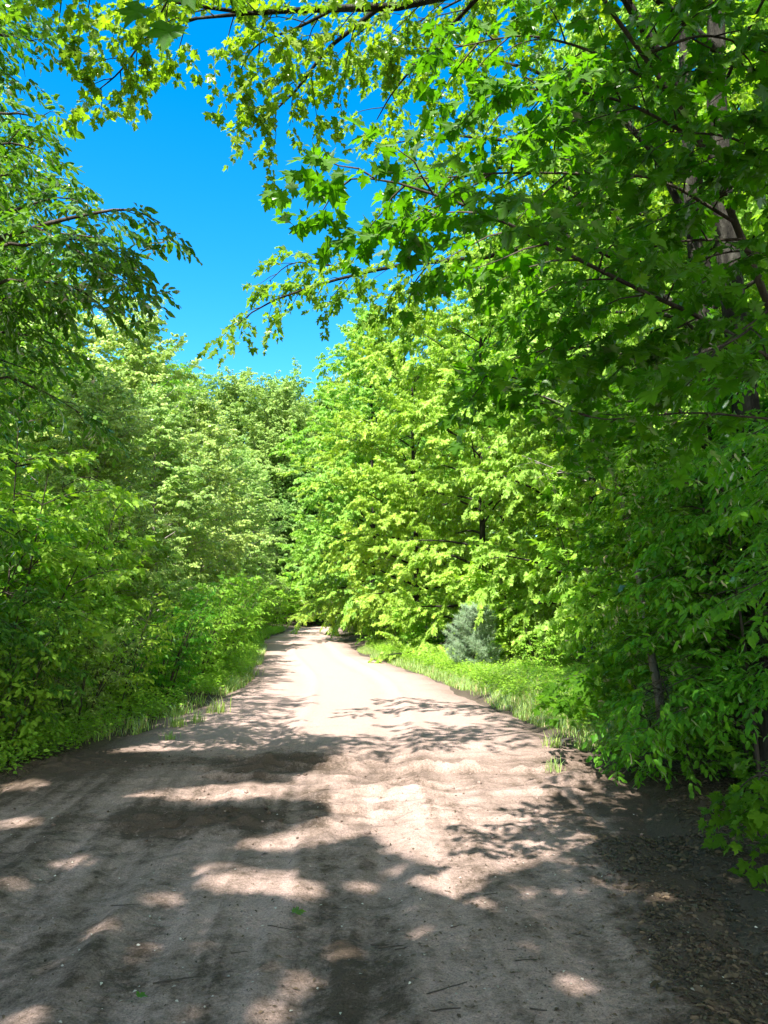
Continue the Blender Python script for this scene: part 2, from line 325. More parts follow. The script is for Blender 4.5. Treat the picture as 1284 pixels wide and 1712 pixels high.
# ------------------------------------------------------------------ branches
def smooth_line(pts, n):
    p = np.asarray(pts, float); m = len(p)
    if m < 3: t = np.linspace(0, 1, n)[:, None]; return p[0] * (1 - t) + p[-1] * t
    q = np.concatenate([[2 * p[0] - p[1]], p, [2 * p[-1] - p[-2]]]); out = []
    for s in np.linspace(0, m - 1, n):
        i = min(int(s), m - 2); t = s - i; a, b, c, d = q[i:i + 4]
        out.append(.5 * (2 * b + (c - a) * t + (2 * a - 5 * b + 4 * c - d) * t * t + (3 * b - a - 3 * c + d) * t ** 3))
    return np.array(out)
class Plant:
    def __init__(s, seed): s.r = np.random.default_rng(seed); s.V = []; s.F = []; s.n = 0; s.SP = []; s.SD = []; s.SL = []
    def tube(s, pts, r0, r1, sides=5, pw=1.0):
        p = np.asarray(pts, float); n = len(p); t = nrm(np.gradient(p, axis=0))
        ref = np.array([0.31, .95, .05]) if abs(t[0][2]) > .7 else np.array([0, 0, 1.0])
        a = nrm(np.cross(t, ref)); b = np.cross(t, a); rad = (r0 + (r1 - r0) * np.linspace(0, 1, n) ** pw)
        th = np.linspace(0, 2 * math.pi, sides, endpoint=False)
        v = p[:, None] + rad[:, None, None] * (np.cos(th)[None, :, None] * a[:, None] + np.sin(th)[None, :, None] * b[:, None])
        i = np.arange(n * sides).reshape(n, sides); j = np.roll(i, -1, 1)
        s.V.append(v.reshape(-1, 3)); s.F.append(np.stack([i[:-1], j[:-1], j[1:], i[1:]], -1).reshape(-1, 4) + s.n); s.n += n * sides
    def spray(s, p, d, l): s.SP.append(p); s.SD.append(d); s.SL.append(l)
    def twig(s, p, d, length, r, spray_sp, spray_len, droop=.25, tubes=True):
        r_ = s.r; n = 4; t = np.linspace(0, 1, n)[:, None]
        pts = p + d * length * t + np.array([0, 0, -1]) * droop * length * t ** 2 + r_.normal(0, .03 * length, (n, 3)) * t
        if tubes: s.tube(pts, r, r * .4, 3)
        k = max(1, int(length / spray_sp)); sg = 1 if r_.random() < .5 else -1
        for i in range(k):
            f = (i + .6 + .5 * r_.random()) / (k + .3); q = pts[0] * 0; j = min(int(f * (n - 1)), n - 2); u = f * (n - 1) - j
            q = pts[j] * (1 - u) + pts[j + 1] * u; tg = nrm(pts[j + 1] - pts[j]); sd = nrm(np.cross(tg, [0, 0, 1])) * sg; sg = -sg
            a = r_.uniform(.5, 1.0); s.spray(q, nrm(tg * math.cos(a) + sd * math.sin(a) + r_.normal(0, .15, 3)), spray_len * r_.uniform(.7, 1.15))
        s.spray(pts[-1], nrm(pts[-1] - pts[-2] + r_.normal(0, .1, 3)), spray_len * r_.uniform(.8, 1.2))
    def dress(s, pts, t0, spacing, sub_len, sub_r, spray_sp, spray_len, taper=.6, droop=.25, lift=.1, tubes=True, spread=(.7, 1.15), roll=0):
        r_ = s.r; p = np.asarray(pts); seg = np.linalg.norm(np.diff(p, axis=0), axis=1); cum = np.concatenate([[0], np.cumsum(seg)]); Lt = cum[-1]
        x = t0 * Lt; sg = 1 if r_.random() < .5 else -1
        while x < Lt:
            i = min(np.searchsorted(cum, x, 'right') - 1, len(seg) - 1); u = (x - cum[i]) / seg[i]
            q = p[i] * (1 - u) + p[i + 1] * u; tg = nrm(p[i + 1] - p[i]); up = np.array([0, 0, 1.0])
            if abs(tg[2]) > .8:                                   # an upright stem: branch all round
                az = r_.uniform(0, 2 * math.pi); sd = np.array([math.cos(az), math.sin(az), 0])
            else: sd = nrm(np.cross(tg, up)) * sg
            sg = -sg; a = r_.uniform(*spread)
            if roll: g = r_.normal(0, roll); sd = nrm(sd * math.cos(g) + np.cross(tg, sd) * math.sin(g))
            d = nrm(tg * math.cos(a) + sd * math.sin(a) + up * (lift + r_.normal(0, .16)))
            s.twig(q, d, max(.12, sub_len * (1 - taper * x / Lt) * r_.uniform(.65, 1.25)), sub_r, spray_sp, spray_len, droop, tubes)
            x += spacing * r_.uniform(.7, 1.3)
        s.spray(p[-1], nrm(p[-1] - p[-2]), spray_len * 1.2)
    def wood(s, mat, name='trunk'):
        return make_mesh(name, np.concatenate(s.V), np.concatenate(s.F), mat, None, True)
    def leaves(s, mat, tpl, size, K, name='crown', droop=.35, spread=.95, jit=.38, tdroop=.25, opp=False, cull=None, out=0.0):
        r_ = s.r; Pp = np.array(s.SP); D = nrm(np.array(s.SD)); L = np.array(s.SL); n = len(Pp)
        up = np.zeros_like(Pp); up[:, 2] = 1; S = nrm(np.cross(D, up) + 1e-6)
        k = np.arange(K); t = ((k // 2 * 2 + 1 if opp else k + .5) / K)[None] + r_.uniform(-.5, .5, (n, K)) / K; t = np.clip(t, .02, 1)
        sgn = np.where(k % 2 == 0, 1, -1)[None] * np.ones((n, 1)); a = spread * (1.15 - .5 * t) + r_.normal(0, .22, (n, K))
        ax = D[:, None] * np.cos(a)[..., None] + S[:, None] * (sgn * np.sin(a))[..., None]
        ax = ax + r_.normal(0, .18, ax.shape); ax[..., 2] -= droop * r_.uniform(.2, 1.8, (n, K))
        nr = r_.normal(0, jit, (n, K, 3)); nr[..., 2] += 1.0; nr += .25 * ax * np.array([1, 1, 0]) 
        pos = Pp[:, None] + D[:, None] * (L[:, None] * t)[..., None]; pos[..., 2] -= tdroop * L[:, None] * t ** 2
        if out: rd = Pp * [1, 1, 0]; nr = nr + (out * nrm(rd))[:, None]
        sz = size * r_.uniform(.5, 1.25, (n, K)); pos = pos + nrm(ax) * (.25 * sz)[..., None]
        v = np.clip(r_.normal(.42, .17, (n, 1)) + r_.normal(0, .16, (n, K)), 0, .93); v[r_.random((n, K)) < .012] = 1.0
        pos, ax, nr, sz, v = pos.reshape(-1, 3), ax.reshape(-1, 3), nr.reshape(-1, 3), sz.ravel(), v.ravel()
        if cull is not None: na = nrm(ax) * sz[:, None]; m = cull(pos) & cull(pos + na * .5) & cull(pos + na); pos, ax, nr, sz, v = pos[m], ax[m], nr[m], sz[m], v[m]
        V, F, A = place_leaves(tpl, pos, ax, nr, sz, v)
        return make_mesh(name, V, F, mat, {'v': A})

def grow_tree(seed, H, base, rad, tr, nl, prof, elev=(.15, 1.0), spacing=.42, sub=.5, sp=.24, sl=.3, droop=.25, lean=(0, 0), tubes=False, mindist=.12, side=None, roll=.7, top=.985):
    p = Plant(seed); r_ = p.r; n = 9; t = np.linspace(0, 1, n)
    th_ = min(1, top + .1); tr_pts = np.column_stack([lean[0] * t ** 1.5 + np.cumsum(r_.normal(0, .012 * H, n)) * .5 * t, lean[1] * t ** 1.5 + np.cumsum(r_.normal(0, .012 * H, n)) * .5 * t, t * H * th_])
    tr_pts[:, :2] -= tr_pts[0, :2]; tr_pts[0, 2] = -.25
    p.tube(tr_pts, tr, tr * .12, 8, .85)
    for i in range(nl):
        f = (i + r_.random()) / nl; h = base + (H * top - base) * f
        az = i * 2.39996 + r_.normal(0, .4); L = rad * prof(f) * r_.uniform(.7, 1.15) + .25
        if side is not None:
            L *= 1 + side[1] * math.cos(az - side[0])
        q = np.array([np.interp(h, tr_pts[:, 2], tr_pts[:, k]) for k in range(3)])
        e = elev[0] + (elev[1] - elev[0]) * f + r_.normal(0, .12); m = 6; tt = np.linspace(0, 1, m)
        hd = np.array([math.cos(az), math.sin(az), 0]); pts = q + hd * (L * math.cos(e) * tt)[:, None]
        pts[:, 2] += L * (math.sin(e) * tt - droop * tt ** 2.2); pts += np.cumsum(r_.normal(0, .025 * L, (m, 3)), 0) * tt[:, None]
        p.tube(pts, max(.012, tr * .42 * (1 - .75 * f)), .006, 4)
        p.dress(pts, mindist if f > .5 else .22, spacing, sub * L * .55 + .18, .006, sp, sl, .55, droop, .12, tubes, roll=roll)
    return p
ROUND = lambda f: max(.12, 1 - abs(2 * f - .72) ** 2.6 / 1.7) ** .6
CONE = lambda f: (1 - f) ** .75 * .95 + .06
DOME = lambda f: math.sqrt(max(.1, 1 - ((f - .5) / .72) ** 2))
OVAL = lambda f: math.sin(math.pi * (.18 + .78 * f)) ** .8
TALL = lambda f: .35 + .65 * math.sin(math.pi * min(1, .1 + .9 * f)) if f < .9 else .45

def make_tree(name, label, cat_, p, bark, leafm, tpl, size, K, loc, rz=0, s=(1, 1, 1), group=None, parts=('trunk', 'crown'), **kw):
    t = thing(name, loc, label, cat_, group); t.rotation_euler = (0, 0, rz); t.scale = s
    obj(parts[0], p.wood(M[bark], parts[0]), t); obj(parts[1], p.leaves(M[leafm], tpl, size, K, parts[1], **kw), t); return t
def base_at(x, y, dz=-.05): return (x, y, gz(x, y) + dz)
# ------------------------------------------------------------------ kinds of tree shared by copies
def proto_bright(seed, H=14, rad=3.1):
    return grow_tree(seed, H, .5, rad, .13, 58, ROUND, (.05, 1.0), .27, .9, .2, .36, .12, mindist=.3, roll=.9, top=.9)
def proto_pale(seed, H=10, rad=2.2):
    return grow_tree(seed, H, .5, rad, .08, 64, OVAL, (.3, 1.1), .25, .7, .18, .34, .05, roll=.9)
def proto_wood(seed, H=20, rad=4.4):
    return grow_tree(seed, H, 1.2, rad, .2, 74, DOME, (.15, 1.25), .34, 1.0, .28, .5, .1, mindist=.3, roll=1.2, top=.76)
def proto_tall(seed, H=18, rad=3.6):
    return grow_tree(seed, H, 4.0, rad, .17, 50, DOME, (.2, 1.2), .36, .9, .28, .45, .1, roll=1.0, top=.82)
KINDS = {}
def plant_tree(kind, name, label, x, y, H, rz, wide=1.0, group=None):
    """first use builds the kind, later ones copy the thing and its two parts"""
    if kind not in KINDS:
        b = kind[:-1]; sd_ = sum(map(ord, kind))
        if b == 'bright': p, H0, a = proto_bright(sd_), 14, ('bark', 'fresh' if kind == 'bright2' else 'maple_bright', MAPLE_LO, .115, 25)
        elif b == 'pale': p, H0, a = proto_pale(sd_), 10, ('bark_pale', 'pale', OVATE_LO, .12, 25)
        elif b == 'wood': p, H0, a = proto_wood(sd_), 20, ('bark', 'wood', OVATE_LO, .2, 24)
        else: p, H0, a = proto_tall(sd_), 18, ('bark', 'under', RHOMB, .16, 18)
        s = H / H0
        KINDS[kind] = (make_tree(name, label, 'tree', p, *a, base_at(x, y), rz, (s * wide, s * wide, s), group, out=1.0, droop=.65, jit=.62), H0)
        return KINDS[kind][0]
    o, H0 = KINDS[kind]; s = H / H0
    c = copy_thing(o, base_at(x, y), rz, (s * wide, s * wide, s), label, group); c.name = name; return c

# right hand side of the road: the sunlit row of maples
for y, off, H, k, rz, wd, lab in (
 (13.0, 4.2, 18, 'bright1', .3, .72, 'tall yellow-green maple standing behind the dark leafy saplings on the right verge'),
 (17.5, 4.2, 15.5, 'bright2', 1.9, .85, 'sunlit yellow-green maple rising right behind the small blue-green pine'),
 (21.5, 2.9, 13.5, 'bright3', 4.0, .95, 'bright maple with leaves down to the far end of the weedy grass strip'),
 (26.5, 2.2, 14.0, 'bright1', 2.2, .95, 'bright yellow-green maple overhanging the road where the grass strip narrows away'),
 (32.5, 1.2, 16.0, 'bright2', 5.0, .95, 'yellow-green maple whose crown meets the open sky right of the far wood'),
 (40.0, 1.3, 16.5, 'bright3', .8, .95, 'sunlit maple crowding the right edge of the road near its far end'),
 (48.0, 2.2, 15.0, 'bright1', 3.7, .9, 'last bright maple on the right, where the road disappears'),
): plant_tree(k, 'maple_tree', lab, xr(y) + off, y, H, rz, wd, None)
# behind them, deeper in the wood
for i, (x, y, H, k) in enumerate(((7.6, 11, 17, 'tall1'), (9.5, 15.5, 18, 'tall2'), (7.5, 20.5, 18, 'tall1'), (6.5, 27, 18, 'tall2'), (5.5, 34, 19, 'tall1'), (11.5, 22, 19, 'tall2'), (5.6, 43, 19, 'tall2'), (12.5, 11.5, 18, 'tall1'),
   (11, 30, 20, 'tall1'), (15, 17, 20, 'tall2'), (10, 40, 20, 'tall1'), (8.4, 7.2, 17, 'tall2'), (16, 27, 20, 'tall2'))):
    plant_tree(k, 'forest_tree', 'slender leafy tree in the dim wood behind the roadside maples on the right', x, y, H, i * 1.7, 1, 'trees in the wood on the right')
# left hand side: pale fine-leaved trees
for y, off, H, k, rz, wd, lab in (
 (14.5, 2.9, 5.6, 'pale1', .4, 1.15, 'low pale green tree behind the bushes where the left verge bends'),
 (18.5, 2.6, 6.5, 'pale2', 2.4, 1.1, 'pale grey-green young tree in the middle of the left roadside row'),
 (22.5, 4.3, 10.4, 'pale1', 1.4, 1.05, 'tallest pale grey-green tree of the left row, its thin tip against the sky'),
 (24.5, 2.6, 8.0, 'pale2', 4.2, 1.1, 'pale green tree leaning over the left road edge past the tallest one'),
 (25.0, 7.0, 11.6, 'pale2', 3.1, 1.1, 'pale tree with a spiky top left of the tallest pale one'),
 (30.5, 2.7, 9.2, 'pale1', 5.1, 1.15, 'dense pale green tree whose rounded top sits below the far wood'),
 (37.0, 2.3, 9.5, 'pale2', .9, 1.1, 'pale roadside tree on the left shading the far stretch of road'),
 (44.0, 2.0, 9.5, 'pale1', 2.9, 1.1, 'last pale tree on the left beside the dark end of the road'),
): plant_tree(k, 'pale_tree', lab, xl(y) - off, y, H, rz, wd, None)
for i, (x, y, H, k) in enumerate(((-9.0, 14.5, 12.5, 'tall1'), (-11.5, 18.5, 13, 'tall2'), (-13, 25, 14.5, 'tall1'), (-10.5, 32, 13.5, 'tall2'), (-11.5, 40, 14, 'tall1'), (-17, 32, 16, 'tall2'), (-8.4, 10.2, 12, 'tall2'), (-14.5, 13, 15, 'tall1'), (-17, 20, 16, 'tall1'))):
    plant_tree(k, 'forest_tree', 'green tree in the wood behind the pale trees on the left', x, y, H, i * 2.1 + .5, 1, 'trees in the wood on the left')
# the far wood closing the view
for i, (x, y, H) in enumerate(((-24, 62, 20), (-17.5, 58, 18.5), (-13, 66, 21), (-8.5, 60, 19), (-5.0, 70, 22), (-1.5, 63, 20), (3.0, 60, 20), (6.5, 66, 21), (-20, 74, 23), (-11, 78, 24), (-2, 80, 23), (-30, 72, 23), (11, 58, 20), (-6.6, 58, 13), (-3.2, 59, 12), (-1.0, 57.5, 11), (-10.5, 55, 12))):
    plant_tree('wood%d' % (i % 3), 'distant_tree', 'rounded mid-green tree in the far wood closing the end of the road', x, y, H * 1.13, i * 1.3, 1, 'trees of the far wood')

# ------------------------------------------------------------------ undergrowth: bushes along both edges
def grow_bush(seed, H, rad, stems=9, sp=.16, sl=.24):
    p = Plant(seed); r_ = p.r
    for i in range(stems):
        az = i * 2.4 + r_.normal(0, .4); L = H * r_.uniform(.65, 1.1); o = np.array([math.cos(az), math.sin(az), 0]); q = o * r_.uniform(.02, .2) * rad
        pts = smooth_line([q + [0, 0, -.1], q + o * rad * .25 + [0, 0, L * .45], q + o * rad * r_.uniform(.4, .8) + [0, 0, L]], 8)
        p.tube(pts, .014, .004, 4); p.dress(pts, .12, .13, .42 * rad, .004, sp, sl, .35, .2, .1, True, (.7, 1.2))
    return p
BUSH = {}
def plant_bush(kind, name, label, x, y, H, rz, wide=1, group=None):
    if kind not in BUSH:
        sd_ = sum(map(ord, kind))
        spec = {'u': ('bark_dark', 'under', OVATE, .085, 9), 'b': ('bark_dark', 'beech', OVATE, .09, 9), 'm': ('bark_dark', 'under', MAPLE_LO, .10, 8), 'f': ('bark_dark', 'pale', LANCE, .075, 13)}[kind[0]]
        p = grow_bush(sd_, 1.6, 1.0)
        s = H / 1.6
        BUSH[kind] = make_tree(name, label, 'bush', p, *spec, base_at(x, y), rz, (s * wide, s * wide, s), group, ('stem', 'foliage'), out=.5, droop=.5); return
    s = H / 1.6; copy_thing(BUSH[kind], base_at(x, y), rz, (s * wide, s * wide, s), label, group).name = name
for i, (px, y, off, H, k, lab) in enumerate((
 (0, 8.0, .75, 1.5, 'u1', 'leafy bush at the left picture edge behind the dark dirt bank'),
 (0, 8.8, 1.9, 2.3, 'b1', 'taller leafy bush deep in the left verge over the dirt bank'),
 (0, 9.6, .7, 1.2, 'f1', 'low fine-leaved bush at the near end of the left verge'),
 (0, 10.8, .8, 1.5, 'u2', 'round green bush on the left verge behind the first grass tufts'),
 (0, 11.4, 2.2, 2.6, 'm1', 'broad-leaved bush under the young sunlit maple on the left'),
 (0, 12.6, .8, 1.6, 'b2', 'bright leafy bush hanging over the left verge grass'),
 (0, 14.4, .9, 1.7, 'u1', 'bush of medium height where the left verge curves inward'),
 (0, 16.4, 1.0, 1.9, 'm2', 'sunlit broad-leaved bush beside the middle of the left road edge'),
 (0, 19.0, 1.0, 1.8, 'u2', 'green bush next to the first long shadow across the road'),
 (0, 22.0, 1.0, 1.9, 'b1', 'bush on the left edge where the road begins to narrow'),
 (0, 26.0, 1.0, 2.0, 'm1', 'bush on the left edge at the second shadow band'),
 (0, 31.0, 1.0, 2.1, 'u1', 'far bush on the left edge under the pale trees'),
 (0, 37.0, .9, 2.1, 'm2', 'small looking far bush on the left close to the road end'),
 (0, 44.0, .9, 2.1, 'u2', 'farthest bush on the left at the dark bend'),
)): plant_bush(k, 'verge_bush', lab, xl(y) - off, y, H, i * 1.1)
for i, (y, off, H, k, lab) in enumerate((
 (24.0, 1.9, 1.8, 'm1', 'bright bush at the far tip of the weedy strip on the right'),
 (28.0, 1.2, 1.9, 'u1', 'bush on the right edge just past the weedy strip'),
 (33.0, 1.1, 2.0, 'm2', 'bush on the right edge under the overhanging bright maple'),
 (39.0, 1.0, 2.2, 'u2', 'far bush on the right edge close to the bend'),
 (46.0, .9, 2.2, 'm1', 'farthest bush on the right where the road disappears'),
 (19.0, 2.5, 1.7, 'm2', 'yellow-green bush left of the small pine'),
 (15.9, 2.3, 1.15, 'u1', 'bush right of the small pine at the back of the grass'),
 (13.2, 3.7, 1.9, 'b1', 'leafy bush behind the near end of the grass strip'),
 (10.6, 3.4, 2.0, 'b2', 'dark leafy bush between the grass strip and the saplings'),
)): plant_bush(k, 'roadside_bush', lab, xr(y) + off, y, H, i * 1.9)
for i, (x, y, H, k) in enumerate(((4.6, 8.4, 2.2, 'b1'), (5.6, 6.8, 2.4, 'u1'), (6.2, 9.6, 2.6, 'b2'), (7.2, 12.5, 2.6, 'u2'), (5.2, 12.0, 2.4, 'm1'), (4.4, 5.2, 1.3, 'u2'), (8.2, 9.0, 2.6, 'm2'))):
    plant_bush(k, 'shaded_bush', 'shaded bush in the undergrowth behind the near saplings on the right', x, y, H, i * 2.2, 1, 'bushes in the shade on the right')
for i, (x, y, H, k) in enumerate(((-6.3, 9.5, 2.8, 'u1'), (-7.0, 12.5, 3.0, 'b2'), (-6.6, 15.5, 3.0, 'm1'), (-7.5, 7.8, 2.8, 'u2'), (-8.3, 20, 3.2, 'm2'), (-5.6, 7.2, 2.2, 'b1'))):
    plant_bush(k, 'shaded_bush', 'shaded bush deep in the undergrowth behind the left verge', x, y, H, i * 1.2, 1, 'bushes in the shade on the left')

for i, (x, y, H) in enumerate(((-9.5, 51, 3), (-7.4, 54, 3.4), (-4.8, 56, 3.6), (-2.2, 55.5, 3.2), (1.2, 54, 3.2), (-11.5, 55, 3.6), (3.4, 56, 3.6))):
    plant_bush(('u1', 'm2', 'b1')[i % 3], 'far_bush', 'leafy bush closing the view under the far wood at the road end', x, y, H, i * 1.7, 1.3, 'bushes under the far wood')
for i, (x, y, H) in enumerate(((4.9, 15.2, 3.0), (5.8, 18.5, 3.4), (3.8, 20.5, 3.0), (5.2, 24, 3.4), (3.6, 23.0, 2.6), (4.0, 29, 3.4))):
    plant_bush(('m1', 'u2', 'm2')[i % 3], 'understorey_bush', 'tall sunlit bush filling the gap between the bright maple stems on the right', x, y, H, i * 1.4 + .3, 1.1, 'bushes between the bright maples')

# ------------------------------------------------------------------ near trees built for their own place
def inview(q):
    px, py = to_px(q); return (q[:, 1] > -.5) & (px > -90) & (px < 1370) & (py > -110) & (py < 1800)
def local(p, base):                         # move a plant grown in world space to its thing's base
    for v in p.V: v -= base
    p.SP = [q - base for q in p.SP]
def finish(name, label, cat_, p, base, bark, leafm, tpl, size, K, cull=None, parts=('trunk', 'crown'), **kw):
    base = np.array(base, float); local(p, base)
    c = (lambda q: cull(q + base)) if cull else None
    return make_tree(name, label, cat_, p, bark, leafm, tpl, size, K, tuple(base), cull=c, parts=parts, **kw)

# tall maple at the right whose limbs reach over the road
p = Plant(501); b = np.array(base_at(3.35, 6.6))
trunk = smooth_line([b + [0, 0, -.2], b + [-.02, 0, 3], b + [-.12, .05, 6], b + [.05, .1, 9.5], b + [0, .1, 14]], 14); p.tube(trunk, .15, .04, 10)
def limb(pts, r0, r1, sub, spc, t0=.12, spl=.3, sps=.18, n=12, drp=.3, lift=.05, tub=True):
    q = smooth_line(pts, n); p.tube(q, r0, r1, 6); p.dress(q, t0, spc, sub, .006, sps, spl, .45, drp, lift, tub); return q
limb([b + [-.1, 0, 5.6], P(1000, -60, 6.0), P(720, 4, 5.5), P(560, 14, 5.1), P(420, 22, 5.0), P(300, 34, 5.0)], .05, .008, .75, .17, .25)
limb([P(640, 8, 5.3), P(600, 40, 5.4), P(545, 85, 5.5), P(500, 145, 5.6), P(470, 175, 5.7), P(430, 215, 5.8)], .022, .005, .42, .12, .2)
limb([P(560, 14, 5.1), P(500, 45, 5.2), P(430, 75, 5.3), P(400, 120, 5.4)], .014, .004, .4, .13, .15)
limb([P(330, 30, 5.0), P(250, 60, 5.1), P(200, 120, 5.2), P(165, 150, 5.3)], .012, .004, .4, .12, .1)
limb([P(420, 22, 5.0), P(330, 10, 4.8), P(200, -10, 4.7), P(80, 0, 4.8)], .016, .004, .55, .14, .1)
limb([P(800, -5, 5.6), P(720, 80, 6.2), P(660, 150, 6.6), P(630, 200, 6.9)], .02, .005, .6, .14, .1)
limb([b + [-.1, 0, 7.0], P(900, -160, 5.6), P(700, -150, 5.2), P(500, -140, 5.0), P(330, -110, 5.2)], .045, .008, 1.0, .18, .2)
limb([b + [-.1, .1, 4.4], P(1050, 200, 7.0), P(880, 235, 7.6), P(740, 225, 8.2), P(660, 240, 8.6)], .04, .006, .8, .17, .15)
limb([b + [0, .1, 8.0], b + [-1.6, 1.2, 9.0], b + [-3.2, 2.4, 9.2]], .04, .006, 1.2, .2)
finish('overhanging_maple', 'tall grey-trunked maple at the right edge whose thin limb crosses the top of the sky', 'tree', p, b, 'bark', 'overhead', MAPLE, .072, 14, lambda q: ~(lit(q) & ~inview(q)), opp=True, droop=.55, jit=.5)

# second trunk next to it, limb reaching left at mid height
p = Plant(502); b = np.array(base_at(3.75, 8.2))
trunk = smooth_line([b + [0, 0, -.2], b + [.05, 0, 3], b + [-.1, .05, 6], b + [-.05, .1, 9.5], b + [0, .1, 15]], 14); p.tube(trunk, .125, .04, 10)
limb([b + [0, 0, 4.6], P(1000, 400, 8.3), P(800, 432, 8.4), P(690, 440, 8.3), P(600, 458, 8.2), P(520, 480, 8.2), P(440, 510, 8.2), P(395, 545, 8.2)], .04, .006, .62, .14, .25, .3)
limb([P(600, 458, 8.2), P(560, 445, 8.5), P(490, 440, 8.8), P(450, 470, 9.0)], .014, .004, .45, .14, .1)
limb([P(720, 438, 8.3), P(690, 480, 8.6), P(680, 540, 8.8)], .012, .004, .5, .15, .1)
limb([b + [0, 0, 5.4], P(900, 290, 8.6), P(760, 300, 9.0), P(690, 330, 9.3)], .03, .005, .8, .16, .2)
limb([b + [0, 0, 6.6], P(900, 120, 8.6), P(740, 110, 9.0), P(680, 130, 9.2)], .03, .005, .9, .17, .2)
limb([b + [0, 0, 6.0], P(1150, 160, 7.2), P(1020, 180, 7.0)], .03, .005, .9, .17, .2)
for k in range(9):
    az = k * 2.4; h = 5 + k; limb([b + [0, 0, h], b + [1.2 * math.cos(az), 1.2 * math.sin(az), h + .7], b + [2.6 * math.cos(az), 2.6 * math.sin(az), h + .9]], .03, .006, 1.1, .2, .2, .36)
finish('grey_maple', 'maple with a slimmer grey trunk whose low limb reaches left into the open sky', 'tree', p, b, 'bark', 'overhead', MAPLE_LO, .082, 14, lambda q: ~(lit(q) & ~inview(q)), opp=True, droop=.55, jit=.5)

# near maple sapling: the dark leaves filling the upper right
p = Plant(503); b = np.array(base_at(2.75, 3.9))
stem = smooth_line([b + [0, 0, -.1], b + [-.1, 0, 1.4], P(1257, 440, 3.9), P(1172, 250, 3.8), P(1127, 165, 3.75), P(1009, 0, 3.6), P(930, -140, 3.5)], 16); p.tube(stem, .026, .008, 7)
limb([P(1290, 600, 3.9), P(1180, 535, 3.6), P(1080, 490, 3.4), P(950, 425, 3.2), P(830, 365, 3.05), P(740, 330, 3.0), P(640, 300, 3.0), P(575, 300, 3.0)], .013, .003, .5, .10, .08, .22, .15)
limb([P(1225, 370, 3.85), P(1100, 300, 3.7), P(960, 290, 3.6), P(820, 290, 3.5), P(720, 300, 3.45)], .01, .003, .5, .10, .08, .22, .15)
limb([P(1160, 230, 3.8), P(1040, 170, 3.7), P(920, 150, 3.6), P(800, 160, 3.5)], .01, .003, .45, .10, .08, .22, .15)
limb([P(1120, 155, 3.75), P(1000, 90, 3.8), P(880, 60, 3.8), P(760, 80, 3.8)], .01, .003, .45, .10, .08, .22, .15)
limb([P(1080, 90, 3.7), P(1180, 60, 3.6), P(1290, 90, 3.5)], .01, .003, .5, .10, .05, .22, .15)
limb([P(1284, 600, 4.0), P(1130, 590, 3.9), P(960, 580, 3.8), P(860, 600, 3.8), P(800, 640, 3.8)], .006, .003, .5, .10, .05, .22, .15)
limb([P(1284, 700, 3.6), P(1150, 690, 3.7), P(1000, 700, 3.8), P(900, 660, 3.9)], .006, .003, .42, .11, .05, .22, .15)
limb([P(1300, 500, 3.0), P(1240, 560, 2.9), P(1150, 600, 2.8)], .008, .003, .35, .10, .05, .2, .15)
limb([P(1300, 270, 3.4), P(1220, 230, 3.2), P(1120, 220, 3.1)], .008, .003, .35, .10, .05, .2, .15)
limb([P(1300, 150, 3.9), P(1230, 110, 3.9), P(1150, 120, 3.8)], .008, .003, .4, .09, .05, .22, .14)
limb([P(1300, 330, 4.2), P(1240, 310, 4.2), P(1170, 330, 4.1)], .008, .003, .42, .09, .05, .22, .14)
limb([P(1300, 430, 3.6), P(1230, 420, 3.6), P(1150, 440, 3.6)], .008, .003, .42, .09, .05, .22, .14)
limb([P(1200, -40, 4.0), P(1150, 10, 4.0), P(1080, 40, 4.0)], .008, .003, .42, .09, .05, .22, .14)
limb([P(1240, 400, 3.85), P(1100, 410, 3.9), P(960, 480, 3.9), P(880, 510, 3.9)], .008, .003, .42, .09, .05, .22, .14)
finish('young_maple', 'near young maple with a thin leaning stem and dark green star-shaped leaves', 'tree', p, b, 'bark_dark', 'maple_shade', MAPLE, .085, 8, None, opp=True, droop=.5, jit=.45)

# twig of big dark leaves dangling at the top of the view
p = Plant(504); b = P(330, -330, 2.4)
q = smooth_line([b, P(330, -150, 2.35), P(300, -40, 2.3), P(270, 20, 2.25)], 8); p.tube(q, .008, .003, 5)
V_, F_, A_ = [], [], []
parts_ = []
for (px, py, rot, s) in ((240, 10, 2.4, .115), (285, 40, -1.7, .125), (300, -20, -.6, .11), (262, -30, 1.2, .10)):
    c = P(px, py, 2.25); ax = np.array([[math.cos(rot) * .6, -.25, -.75]]); parts_.append(place_leaves(MAPLE, (c - b)[None], ax, np.array([[.15, -1.0, .45]]), np.array([s]), np.array([.3])))
    p.tube([q[-2] + 0 * q[-1], (q[-1] + c) / 2, c], .002, .0015, 3)
V_, F_, A_ = cat(parts_); local(p, b)
t = thing('dangling_twig', tuple(b), 'twig of large dark maple leaves dangling alone at the top left of the sky', 'twig')
obj('stem', p.wood(M['bark_dark'], 'stem'), t); obj('leaf_cluster', make_mesh('leaf_cluster', V_, F_, M['maple_shade'], {'v': A_}), t)

def gap(q):                                 # a chink between the saplings that shows the pale trunk
    px, py = to_px(q); s_ = .8 + .25 * np.sin(py * .11); return ((px - 1100 + .12 * (py - 1140)) / (24 * s_)) ** 2 + ((py - 1145) / 62) ** 2 > 1
